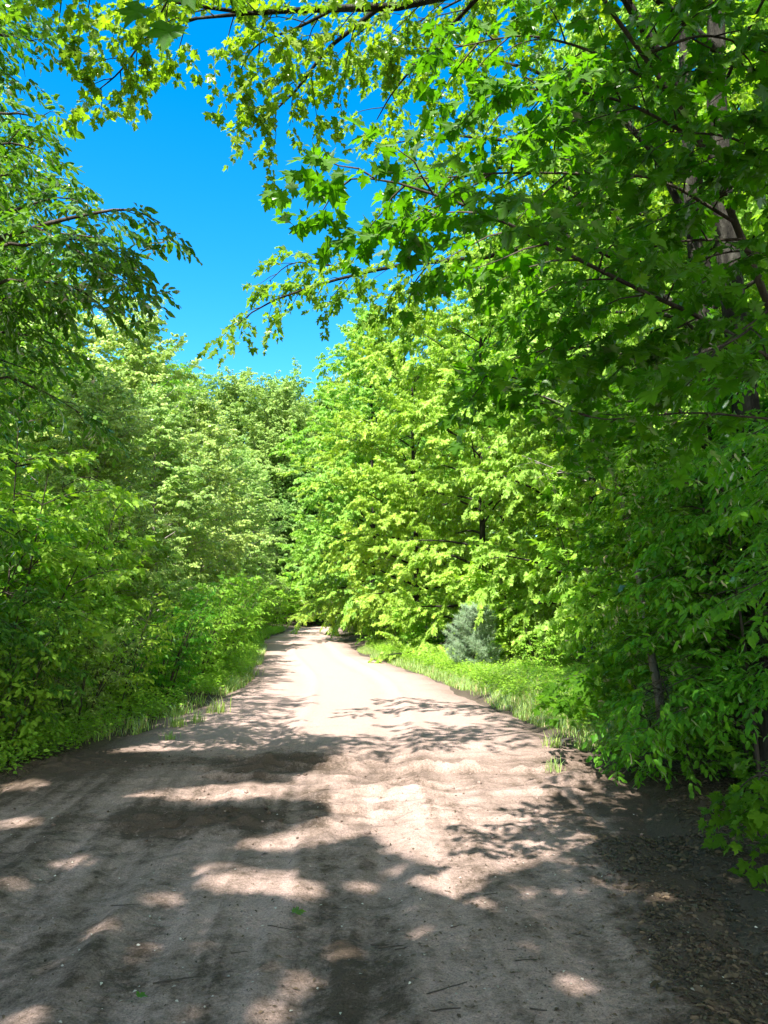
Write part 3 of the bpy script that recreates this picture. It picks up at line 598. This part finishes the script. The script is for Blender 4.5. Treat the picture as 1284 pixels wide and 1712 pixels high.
# right verge saplings, layered beech and maple
def sapling(seed, x, y, H, reach, name, label, leafm='beech', tpl=OVATE, size=.078, K=9, bark='bark_dark', lean=(-.3, -.1), z0=.35, nl=16, r0=.022, spc=.11, toward=None, opp=False, cull=None):
    p = Plant(seed); r_ = p.r; b = np.array(base_at(x, y))
    stem = smooth_line([b + [0, 0, -.1], b + [lean[0] * .3, lean[1] * .3, H * .4], b + [lean[0], lean[1], H]], 10); p.tube(stem, r0, .006, 6)
    for i in range(nl):
        f = (i + .5) / nl; h = z0 + (H - z0) * f; q = np.array([np.interp(h, stem[:, 2] - b[2], stem[:, k]) for k in range(3)])
        az = (i * 2.4 + r_.normal(0, .3)) if toward is None else toward + r_.normal(0, 1.0) + (math.pi if i % 4 == 3 else 0)
        L = reach * (1 - .45 * f) * r_.uniform(.7, 1.15); d = np.array([math.cos(az), math.sin(az), 0])
        pts = smooth_line([q, q + d * L * .5 + [0, 0, L * .22], q + d * L + [0, 0, L * .12 - .08]], 8); p.tube(pts, .008, .003, 4)
        p.dress(pts, .15, spc, .42 * reach, .003, .12, .2, .4, .2, .05)
    finish(name, label, 'sapling', p, b, bark, leafm, tpl, size, K, gap, ('stem', 'foliage'), droop=.4, jit=.4, opp=opp)
PI = math.pi
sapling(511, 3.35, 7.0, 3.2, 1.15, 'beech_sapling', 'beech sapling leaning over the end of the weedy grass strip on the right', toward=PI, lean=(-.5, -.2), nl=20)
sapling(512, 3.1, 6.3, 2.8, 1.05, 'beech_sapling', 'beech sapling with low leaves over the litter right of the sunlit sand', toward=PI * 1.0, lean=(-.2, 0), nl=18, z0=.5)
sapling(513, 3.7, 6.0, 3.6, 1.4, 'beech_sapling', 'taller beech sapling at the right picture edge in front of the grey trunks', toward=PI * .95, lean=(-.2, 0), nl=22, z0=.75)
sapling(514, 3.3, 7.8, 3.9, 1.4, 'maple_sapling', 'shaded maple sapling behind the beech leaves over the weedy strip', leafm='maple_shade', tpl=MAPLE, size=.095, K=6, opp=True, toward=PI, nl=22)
sapling(515, 2.5, 4.6, .75, .38, 'maple_sapling', 'small low maple sprig at the right picture edge above the leaf litter', leafm='maple_shade', tpl=MAPLE, size=.085, K=6, opp=True, toward=PI, nl=8, lean=(-.1, 0), z0=.15, r0=.008)
sapling(516, 3.2, 4.7, 3.0, 1.1, 'beech_sapling', 'near beech sapling whose dark twigs spread across the right edge below the maple', toward=PI * .95, nl=16, lean=(-.1, .1), z0=1.35)
sapling(517, 4.1, 9.4, 4.6, 1.5, 'beech_sapling', 'lighter green beech sapling partly in sun behind the shaded saplings', toward=PI, nl=24)
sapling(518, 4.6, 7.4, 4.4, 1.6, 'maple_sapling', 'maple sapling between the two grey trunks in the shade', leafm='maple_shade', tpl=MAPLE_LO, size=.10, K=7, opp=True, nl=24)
sapling(519, 2.62, 7.1, .9, .6, 'beech_sapling', 'knee-high beech sapling at the corner of the weeds and the litter', toward=PI, nl=9, z0=.1, r0=.008)
sapling(520, 2.8, 6.9, 1.0, .5, 'beech_sapling', 'low beech sapling with bright leaves at the edge of the leaf litter', nl=9, z0=.1, r0=.008)

# pale slim trunk among the saplings
p = Plant(531); b = np.array(base_at(3.05, 7.6))
q = smooth_line([P(1108, 1215, 7.6), P(1100, 1150, 7.6), P(1088, 1090, 7.6), P(1075, 1000, 7.7), P(1040, 840, 8.0), P(1000, 700, 8.3)], 12); p.tube(q, .05, .025, 8)
b = q[0].copy()
for k in (6, 8, 9, 10, 11):
    d = nrm(np.array([-1 if k % 2 else .7, -.2, .35])); limb([q[k], q[k] + d * .6, q[k] + d * 1.2], .01, .004, .5, .14, .2, .24, .15)
finish('birch_tree', 'slim pale leaning trunk showing between the saplings on the right', 'tree', p, b, 'bark_pale', 'under', OVATE, .085, 8)

# left: dark-leaved tree at the picture edge, twigs reaching into the sky
p = Plant(541); b = np.array(base_at(-5.6, 6.6))
trunk = smooth_line([b + [0, 0, -.2], b + [.1, .1, 3], b + [.0, .3, 6], b + [.2, .4, 10]], 12); p.tube(trunk, .12, .03, 9)
limb([b + [.1, .1, 3.6], P(-40, 420, 6.4), P(60, 380, 6.2), P(140, 360, 6.0), P(215, 350, 5.9), P(268, 372, 5.8)], .03, .004, .5, .13, .2, .28)
limb([P(60, 380, 6.2), P(130, 420, 6.0), P(190, 460, 5.9), P(235, 485, 5.8)], .012, .003, .35, .13, .1, .25)
limb([P(100, 390, 6.1), P(170, 400, 6.0), P(215, 425, 5.9)], .008, .003, .22, .12, .2, .25)
limb([b + [.1, .1, 3.5], P(-40, 430, 6.0), P(50, 410, 5.9), P(130, 400, 5.8), P(190, 420, 5.8)], .02, .004, .5, .1, .1)
limb([b + [.1, .1, 3.3], P(-40, 490, 6.1), P(40, 470, 6.0), P(120, 480, 6.0), P(170, 510, 6.0)], .02, .004, .45, .1, .1)
limb([b + [.1, .1, 4.2], P(-50, 270, 6.2), P(10, 240, 6.2), P(60, 250, 6.2)], .02, .004, .5, .1, .1)
limb([b + [.1, .1, 3.4], P(-40, 460, 6.5), P(40, 450, 6.4), P(110, 440, 6.3), P(160, 455, 6.2)], .02, .004, .5, .1, .1)
limb([b + [.1, .1, 3.7], P(-40, 380, 6.7), P(30, 350, 6.8), P(100, 330, 6.9), P(150, 345, 6.9)], .02, .004, .5, .1, .1)
limb([b + [.1, .1, 3.0], P(-40, 570, 6.7), P(40, 560, 6.7), P(100, 580, 6.8)], .02, .004, .5, .1, .1)
limb([b + [.1, .1, 3.2], P(-40, 520, 6.4), P(40, 500, 6.6), P(110, 520, 6.8)], .025, .004, .6, .13, .1)
limb([b + [.1, .1, 2.6], P(-40, 640, 6.6), P(60, 650, 6.8), P(150, 700, 7.0)], .02, .004, .55, .14, .1)
limb([b + [.1, .2, 4.6], P(-60, 220, 6.6), P(20, 190, 6.8), P(70, 200, 7.0)], .025, .004, .7, .13, .1)
limb([b + [.1, .2, 5.4], P(-60, 80, 6.8), P(10, 60, 7.2), P(60, 70, 7.4)], .025, .004, .75, .13, .1)
limb([b + [.1, .2, 4.0], P(-60, 330, 7.0), P(20, 290, 7.4), P(90, 300, 7.8)], .025, .004, .7, .13, .1)
limb([b + [.1, .2, 5.9], P(-120, -40, 7), P(0, -40, 7.4)], .025, .004, .9, .13, .1)
for k in range(8):
    az = k * 2.4 + 1; h = 3 + k * .8; limb([b + [0, .2, h], b + [1.0 * math.cos(az), 1.0 * math.sin(az), h + .5], b + [1.8 * math.cos(az), 1.8 * math.sin(az), h + .7]], .02, .005, .8, .16, .2)
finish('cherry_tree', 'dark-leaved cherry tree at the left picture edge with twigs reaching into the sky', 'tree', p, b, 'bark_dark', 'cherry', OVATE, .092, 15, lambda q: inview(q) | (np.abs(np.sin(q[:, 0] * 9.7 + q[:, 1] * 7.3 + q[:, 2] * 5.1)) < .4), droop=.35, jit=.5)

# left: larger tree behind it, top left of the picture
t_ = grow_tree(543, 13.5, 2.0, 2.9, .13, 64, TALL, (.0, .9), .24, .75, .2, .34, .25, tubes=False)
make_tree('beech_tree', 'tall leafy tree at the upper left behind the dark cherry twigs', 'tree', t_, 'bark', 'cherry', OVATE, .105, 20, base_at(-7.4, 9.4), .7, droop=.3, out=.4)
# left: young maple in the sun
p = Plant(544); b = np.array(base_at(-4.55, 9.0))
for (dx, dy, h) in ((.0, 0, 3.7), (.45, -.1, 3.1), (-.5, .1, 3.2), (.9, .15, 2.3)):
    q = smooth_line([b + [dx * .1, dy * .1, -.1], b + [dx * .5, dy * .5, h * .5], b + [dx, dy, h]], 9); p.tube(q, .02, .005, 5)
    for i in range(9):
        f = .3 + .7 * (i + .5) / 9; s_ = q[min(int(f * 8), 8)]; az = i * 2.4 + dx * 5; d = np.array([math.cos(az), math.sin(az), .45]); L = .95 * (1.25 - .6 * f)
        limb([s_, s_ + d * L * .5, s_ + d * L + [0, 0, -.1]], .008, .003, .36, .13, .2, .2, .14, 6)
finish('sunlit_maple', 'young sunlit maple with several stems and fresh leaves above the left verge', 'tree', p, b, 'bark_dark', 'under', MAPLE, .10, 6, None, opp=True, droop=.45)
sapling(545, -4.6, 7.4, 2.3, 1.0, 'beech_sapling', 'glossy-leaved sapling at the left picture edge below the sunlit young maple', leafm='cherry', toward=-.3, nl=14, lean=(.3, -.1))
sapling(546, -4.2, 8.3, 1.7, .8, 'beech_sapling', 'short sapling with a bare lower stem above the left dirt bank', leafm='cherry', toward=-.2, nl=10, lean=(.2, -.1), z0=.7)
sapling(547, -5.0, 10.8, 3.2, 1.2, 'beech_sapling', 'slim sapling between the sunlit young maple and the pale trees', leafm='under', toward=-.2, nl=18, lean=(.3, -.1))

# ------------------------------------------------------------------ trees beside and behind the viewer that keep the near road in shade
def needed(q):                              # leaves over the shaded stretch; the rest of these crowns is looser
    g = q - TO_SUN * (q[:, 2:3] / TO_SUN[2]); return (g[:, 0] > -5.5) & (g[:, 0] < 7) & (g[:, 1] > 1.0) & (g[:, 1] < 9.8)
def canopy(seed, x, y, H, rad, label):
    p = grow_tree(seed, H, 6.2 if seed == 607 else 4.2, rad, .075, 46, ROUND, (.0, .9), .34, .8, .26, .42, .2)
    b = np.array(base_at(x, y)); 
    c = lambda q: ~lit(q + b) & ~inview(q + b) & (needed(q + b) | (p.r.random(len(q)) < .3))
    make_tree('shade_tree', label, 'tree', p, 'bark', 'under', RHOMB, .17, 20, tuple(b), cull=c)
canopy(607, 2.5, .9, 11.5, 3.2, 'leafy tree right beside the viewer, its crown above the top of the view')
canopy(601, -3.9, -1.5, 11.5, 4.2, 'broad leafy tree beside the road just outside the left edge of the view')
canopy(602, -1.6, -6.4, 13.5, 4.6, 'broad leafy tree over the road behind the viewer')
canopy(603, -6.2, 1.8, 11, 3.6, 'leafy tree outside the left edge next to the dark cherry tree')
canopy(604, 2.4, -4.4, 12.0, 4.2, 'leafy tree at the right roadside just behind the viewer')
canopy(605, -6.8, -5.4, 14.5, 4.6, 'tall leafy tree in the wood left of the viewer')
canopy(606, 3.3, -.3, 11.5, 4.4, 'leafy tree just outside the right edge of the view')

# ------------------------------------------------------------------ small pine
p = Plant(551); r_ = p.r; b = np.array(base_at(2.05, 17.4)); p.tube([b + [0, 0, -.1], b + [.02, 0, 1.0], b + [0, .02, 2.1]], .035, .008, 6)
tips = []
for k in range(9):
    h = .15 + k * .22
    for j in range(7):
        az = j * 2 * PI / 7 + k * .5 + r_.normal(0, .2); L = (1.0 - .075 * k) * r_.uniform(.55, 1.2); d = np.array([math.cos(az), math.sin(az), .55]); q = smooth_line([b + [0, 0, h], b + [0, 0, h] + d * L * .5, b + [0, 0, h] + d * L + [0, 0, .06]], 6)
        p.tube(q, .009, .004, 4); tips += [(q[i], nrm(q[min(i + 1, 5)] - q[i - 1])) for i in range(2, 6)]
        for i in (2, 3, 4):
            for sg in (-1, 1):
                dd = nrm(nrm(q[i + 1] - q[i]) + sg * .8 * nrm(np.cross(q[i + 1] - q[i], [0, 0, 1])) + [0, 0, .2]); e = q[i] + dd * .22; p.tube([q[i], e], .005, .003, 3); tips += [(e, dd), ((q[i] + e) / 2, dd)]
local(p, b); NP, NA = [], []
for c, d in tips:
    n = 62; a = nrm(d[None] * .6 + r_.normal(0, .55, (n, 3))); NP.append(np.repeat((c - b)[None], n, 0) - d * r_.uniform(0, .12, (n, 1))); NA.append(a)
NP, NA = np.concatenate(NP), np.concatenate(NA); n = len(NP)
NEED = (np.array([[-.028, 0, 0], [.028, 0, 0], [0, 1, 0]]), np.array([[0, 1, 2]]))
V_, F_, A_ = place_leaves(NEED, NP, NA, r_.normal(0, 1, (n, 3)), r_.uniform(.07, .17, n), r_.uniform(.0, 1, n))
t = thing('pine_tree', tuple(b), 'small blue-green pine standing at the back of the weedy grass strip', 'tree'); t.scale = (.78, .72, .72); t.rotation_euler = (.05, .04, 0)
obj('trunk', p.wood(M['bark_dark']), t); obj('crown', make_mesh('crown', V_, F_, M['needle'], {'v': A_}), t)

# ------------------------------------------------------------------ grass, weeds, litter
def blades(pos, h, lean, wd, r_, v=None):
    """curved tapering blades: six vertices, four triangles"""
    n = len(pos); az = r_.uniform(0, 2 * PI, n); d = np.stack([np.cos(az), np.sin(az), 0 * az], -1); s = np.stack([-np.sin(az), np.cos(az), 0 * az], -1)
    out = []
    for f, wf in ((0, 1), (.5, .8)):
        c = pos + d * (lean * f ** 2)[:, None] * h[:, None]; c = c + np.array([0, 0, 1]) * (h * f)[:, None]
        out += [c - s * (wd * wf)[:, None], c + s * (wd * wf)[:, None]]
    out.append(pos + d * (lean * h)[:, None] + np.array([0, 0, 1]) * (h * (1 - .35 * lean))[:, None])
    V = np.stack(out, 1); F = np.array([[0, 1, 3], [0, 3, 2], [2, 3, 4]])
    F = (F[None] + (np.arange(n) * 5)[:, None, None]).reshape(-1, 3)
    return V.reshape(-1, 3), F, np.repeat(r_.uniform(.1, .95, n) if v is None else v, 5)
def gzv(x, y): return np.maximum(ground_z(x, y), road_z(x, y))
r_ = np.random.default_rng(71)
def strip(n, y0, y1, f):
    y = r_.uniform(y0, y1, n); x = f(y, r_); return x, y
# right strip
x, y = strip(70000, 8.6, 27, lambda y, r: xr(y) + .12 + np.abs(r.normal(0, 1.35, len(y))) * np.interp(y, [8.6, 12, 27], [.7, 1.05, .65]))
keep = fbm(x * 1.3, y * 1.3, 81) + .42 * sstep(-.1, .9, x - xr(y)) > r_.uniform(-.1, .35, len(x)); x2, y2 = strip(9000, 8.2, 30, lambda y, r: xl(y) + .1 - r.gamma(1.5, .3, len(y))); k2 = fbm(x2 * 1.6, y2 * 1.6, 85) > .02; keep = keep & True
x, y = np.concatenate([x[keep], x2[k2]]), np.concatenate([y[keep], y2[k2]])
pos = np.stack([x, y, gzv(x, y) - .01], -1); h = r_.uniform(.1, .36, len(x)) * np.where(x > (xl(y) + xr(y)) / 2, np.interp(x - xr(y), [.1, 1.0], [.45, 1.2]), .75)
tag(obj('grass', make_mesh('grass', *blades(pos, h, r_.uniform(.2, .9, len(x)), r_.uniform(.003, .006, len(x)), r_)[:2], M['grass'], {'v': np.repeat(np.where(r_.random(len(x)) < .16, 1.0, r_.uniform(.1, .9, len(x))), 5)})), 'fresh green grass growing along both edges of the sandy road', 'grass', kind='stuff')
# weeds with small leaves in the strip and along the left verge
def weeds(n, y0, y1, fx, hh, name, label, mat, seed, leafsize=.05):
    r2 = np.random.default_rng(seed); y = r2.uniform(y0, y1, n); x = fx(y, r2); keep = fbm(x * .9, y * .9, seed) > -.12; x, y = x[keep], y[keep]; n = len(x)
    base = np.stack([x, y, gzv(x, y)], -1); h = hh * r2.uniform(.4, 1.3, n); pos, ax, nr, sz = [], [], [], []
    for k in range(13):
        f = r2.uniform(.15, 1, n); az = r2.uniform(0, 2 * PI, n); d = np.stack([np.cos(az), np.sin(az), r2.uniform(-.3, .5, n)], -1)
        pos.append(base + np.array([0, 0, 1]) * (h * f)[:, None] + d * (.05 * r2.uniform(.2, 2.2, n))[:, None]); ax.append(d); q = r2.normal(0, .4, (n, 3)); q[:, 2] += 1; nr.append(q); sz.append(leafsize * r2.uniform(.5, 1.4, n))
    pos, ax, nr, sz = map(np.concatenate, (pos, ax, nr, sz)); V, F, A = place_leaves(RHOMB, pos, ax, nr, sz, r2.uniform(.05, .95, len(sz)))
    tag(obj(name, make_mesh(name, V, F, M[mat], {'v': A})), label, 'weeds', kind='stuff')
weeds(7000, 9.2, 27, lambda y, r: xr(y) + .5 + np.abs(r.normal(0, 1.7, len(y))) * np.interp(y, [9, 12, 27], [.8, 1.0, .6]), .27, 'weeds', 'low leafy weeds filling the sunny strip right of the road', 'under', 82, .06)
weeds(6500, 7.4, 46, lambda y, r: xl(y) - .15 - np.abs(r.normal(0, .8, len(y))), .3, 'undergrowth', 'low leafy undergrowth along the foot of the left verge', 'under', 83)
weeds(2600, 4.8, 16, lambda y, r: xr(y) + 1.1 + np.abs(r.normal(0, 2.0, len(y))), .3, 'ground_cover', 'shaded leafy ground cover under the saplings on the right', 'beech', 84)
# grass tufts one can count on the left edge and the near right corner
TUFT = None
for i, (px, py, s, lab) in enumerate((
 (298, 1215, 1.0, 'grass tuft standing alone on the bare dirt of the left edge'),
 (330, 1208, .8, 'smaller grass tuft just right of the lone one on the left edge'),
 (362, 1192, 1.2, 'wide grass tuft against the left verge behind the two small ones'),
 (390, 1150, 1.2, 'grass tuft on the left edge beside the pale sand at mid distance'),
 (420, 1128, 1.3, 'grass tuft where the second shadow leaves the left verge'),
 (285, 1238, .6, 'tiny grass sprig nearest to the dirt on the left edge'),
 (925, 1248, .8, 'grass tuft at the shaded corner right of the rippled sand'),
 (1000, 1238, .9, 'grass tuft below the beech leaves at the right corner'),
 (925, 1290, .6, 'small weed sprig alone on the sand right of the ripples'),
 (150, 1232, .8, 'pale grass sprig at the foot of the left bushes'),
)):
    g = G(px, py); loc = (g[0], g[1], gz(g[0], g[1]) - .01)
    if TUFT is None:
        n = 70; q = np.column_stack([r_.normal(0, .07, n), r_.normal(0, .07, n), np.zeros(n)])
        TUFT = thing('grass_tuft', loc, lab, 'grass tuft'); V, F, A = blades(q, r_.uniform(.1, .3, n), r_.uniform(.2, .9, n), r_.uniform(.003, .006, n), r_)
        obj('blades', make_mesh('blades', V, F, M['grass'], {'v': A}), TUFT);  TUFT.scale = (s,) * 3
    else: copy_thing(TUFT, loc, i * 1.3, (s,) * 3, lab)
# dead leaf litter
n = 42000; y = np.abs(r_.normal(0, 1, n)) * 3.2 + 2.6; x = np.where(r_.random(n) < .8, xr(y) + .25 + r_.gamma(2.0, .75, n) - .75 * (y < 5.5), xl(y) - np.abs(r_.normal(.2, .8, n)))
k_ = fbm(x * 1.4, y * 1.4, 95, 4) + r_.normal(0, .12, n) > -.06; x, y = x[k_], y[k_]; n = len(x); pos = np.stack([x, y, gzv(x, y) + .006], -1); a = r_.uniform(0, 2 * PI, n); q = r_.normal(0, .3, (n, 3)); q[:, 2] += 1
V, F, A = place_leaves(OVATE, pos, np.stack([np.cos(a), np.sin(a), r_.normal(0, .12, n)], -1), q, np.minimum(r_.gamma(2.4, .0085, n) + .006, .06), r_.uniform(0, 1, n) ** 1.5 * .9)
tag(obj('leaf_litter', make_mesh('leaf_litter', V, F, M['dead'], {'v': A})), 'brown dead leaves strewn over the shaded dirt at the right edge', 'leaf litter', kind='stuff')
n = 6000; y = 2.2 + np.abs(r_.normal(0, 2.4, n)); x = np.where(r_.random(n) < .6, r_.normal(1.2, .9, n), r_.uniform(-3.2, 2.4, n)); pos = np.stack([x, y, gzv(x, y) + .004], -1); a = r_.uniform(0, 2 * PI, n); q = r_.normal(0, .25, (n, 3)); q[:, 2] += 1
V, F, A = place_leaves(LANCE, pos, np.stack([np.cos(a), np.sin(a), 0 * a], -1), q, r_.gamma(2.2, .0055, n) + .004, r_.uniform(0, .8, n))
tag(obj('plant_debris', make_mesh('plant_debris', V, F, M['dead'], {'v': A})), 'small dark bits of bark and leaf scattered on the near road', 'debris', kind='stuff')
n = 420; y = 2.4 + np.abs(r_.normal(0, 1.9, n)); x = r_.uniform(-2.6, 2.2, n); pos = np.stack([x, y, gzv(x, y) + .005], -1); a = r_.uniform(0, 2 * PI, n); q = r_.normal(0, .25, (n, 3)); q[:, 2] += 1
V, F, A = place_leaves(RHOMB, pos, np.stack([np.cos(a), np.sin(a), 0 * a], -1), q, r_.uniform(.009, .024, n), r_.uniform(0, 1, n))
tag(obj('pale_bracts', make_mesh('pale_bracts', V, F, M['fleck'], {'v': A})), 'tiny pale bud scales speckling the near road', 'debris', kind='stuff')
n = 520; k = r_.integers(0, 5, n); cx = np.choose(k, [MOUND[0], MOUND2[0], BANK[0], .2, 1.4]); cy = np.choose(k, [MOUND[1], MOUND2[1], BANK[1], 7.0, 6.4])
x = cx + r_.normal(0, 1, n) * np.choose(k, [.5, .8, .9, 1.6, .9]); y = cy + r_.normal(0, 1, n) * np.choose(k, [.28, .4, .5, 1.0, 1.4]); y = np.maximum(y, 2.3)
ico = np.array([[0, 0, 1.], [.9, 0, .3], [.28, .85, .35], [-.72, .53, .3], [-.72, -.53, .35], [.28, -.85, .3], [.5, .4, -.6], [-.6, .1, -.6], [.2, -.6, -.6]])
icf = np.array([[0, 1, 2], [0, 2, 3], [0, 3, 4], [0, 4, 5], [0, 5, 1], [1, 6, 2], [2, 6, 7], [2, 7, 3], [3, 7, 4], [4, 7, 8], [4, 8, 5], [5, 8, 1], [1, 8, 6]])
s_ = r_.gamma(1.6, .0045, n) + .003; V = (ico[None] * r_.uniform(.6, 1.3, (n, 9, 3)) * np.array([1, 1, .7]) * s_[:, None, None]) + np.stack([x, y, gzv(x, y) + s_ * .25], -1)[:, None]
tag(obj('soil_clods', make_mesh('soil_clods', V.reshape(-1, 3), (icf[None] + (np.arange(n) * 9)[:, None, None]).reshape(-1, 3), M['road'], {'humus': np.repeat(r_.uniform(.2, .9, n) * (k < 3) + .2, 9)}, True)), 'crumbs and clods of loose soil around the churned sand', 'soil crumbs', kind='stuff')
# twigs and two green leaves lying on the road
TW = []
for i, (px, py, L, a) in enumerate(((660, 1580, .16, .2), (745, 1655, .22, .5), (640, 1572, .12, -.1), (670, 1585, .06, .4), (486, 1442, .07, 1.4), (470, 1552, .10, -.4), (880, 1608, .12, .1), (855, 1590, .10, -.2), (730, 1695, .18, .25),
   (300, 1640, .14, .3), (930, 1342, .08, -.1), (760, 1552, .12, .6), (1110, 1605, .12, .8), (560, 1695, .1, -.3), (400, 1590, .09, .2), (980, 1560, .1, -.5), (1140, 1640, .15, .4), (210, 1520, .1, .1), (820, 1500, .1, .3), (900, 1690, .16, -.2))):
    g = G(px, py); z = gz(g[0], g[1]) + .006
    if i < 4:
        p = Plant(700 + i); t = np.linspace(-.5, .5, 6)[:, None] * L; q = np.array([[1, 0, 0]]) * t + np.cumsum(p.r.normal(0, .02 * L, (6, 3)), 0) * [0, 1, .2]; p.tube(q, .0035, .0018, 5)
        o = obj('fallen_twig', p.wood(M['bark_dark'], 'fallen_twig'), None, (g[0], g[1], z)); TW.append(o)
    else: o = TW[i % 4].copy(); C.objects.link(o); o.location = (g[0], g[1], z); s = L / .14; o.scale = (s, s, s)
    o.rotation_euler = (0, 0, a); tag(o, 'thin dark twig lying on the shaded sand of the near road', 'twig', 'twigs lying on the near road')
for px, py, a, s, lab in ((488, 1532, .3, .075, 'fallen green leaf lying flat on the middle of the near road'), (232, 1668, 1.3, .045, 'small bluish green fallen leaf near the lower left corner of the road')):
    g = G(px, py); V, F, A = place_leaves(MAPLE, np.zeros((1, 3)), np.array([[math.cos(a), math.sin(a), .05]]), np.array([[.1, .1, 1.0]]), np.array([s]), np.array([.5]))
    tag(obj('fallen_leaf', make_mesh('fallen_leaf', V, F, M['cherry'], {'v': A}), None, (g[0], g[1], gz(g[0], g[1]) + .02)), lab, 'leaf')
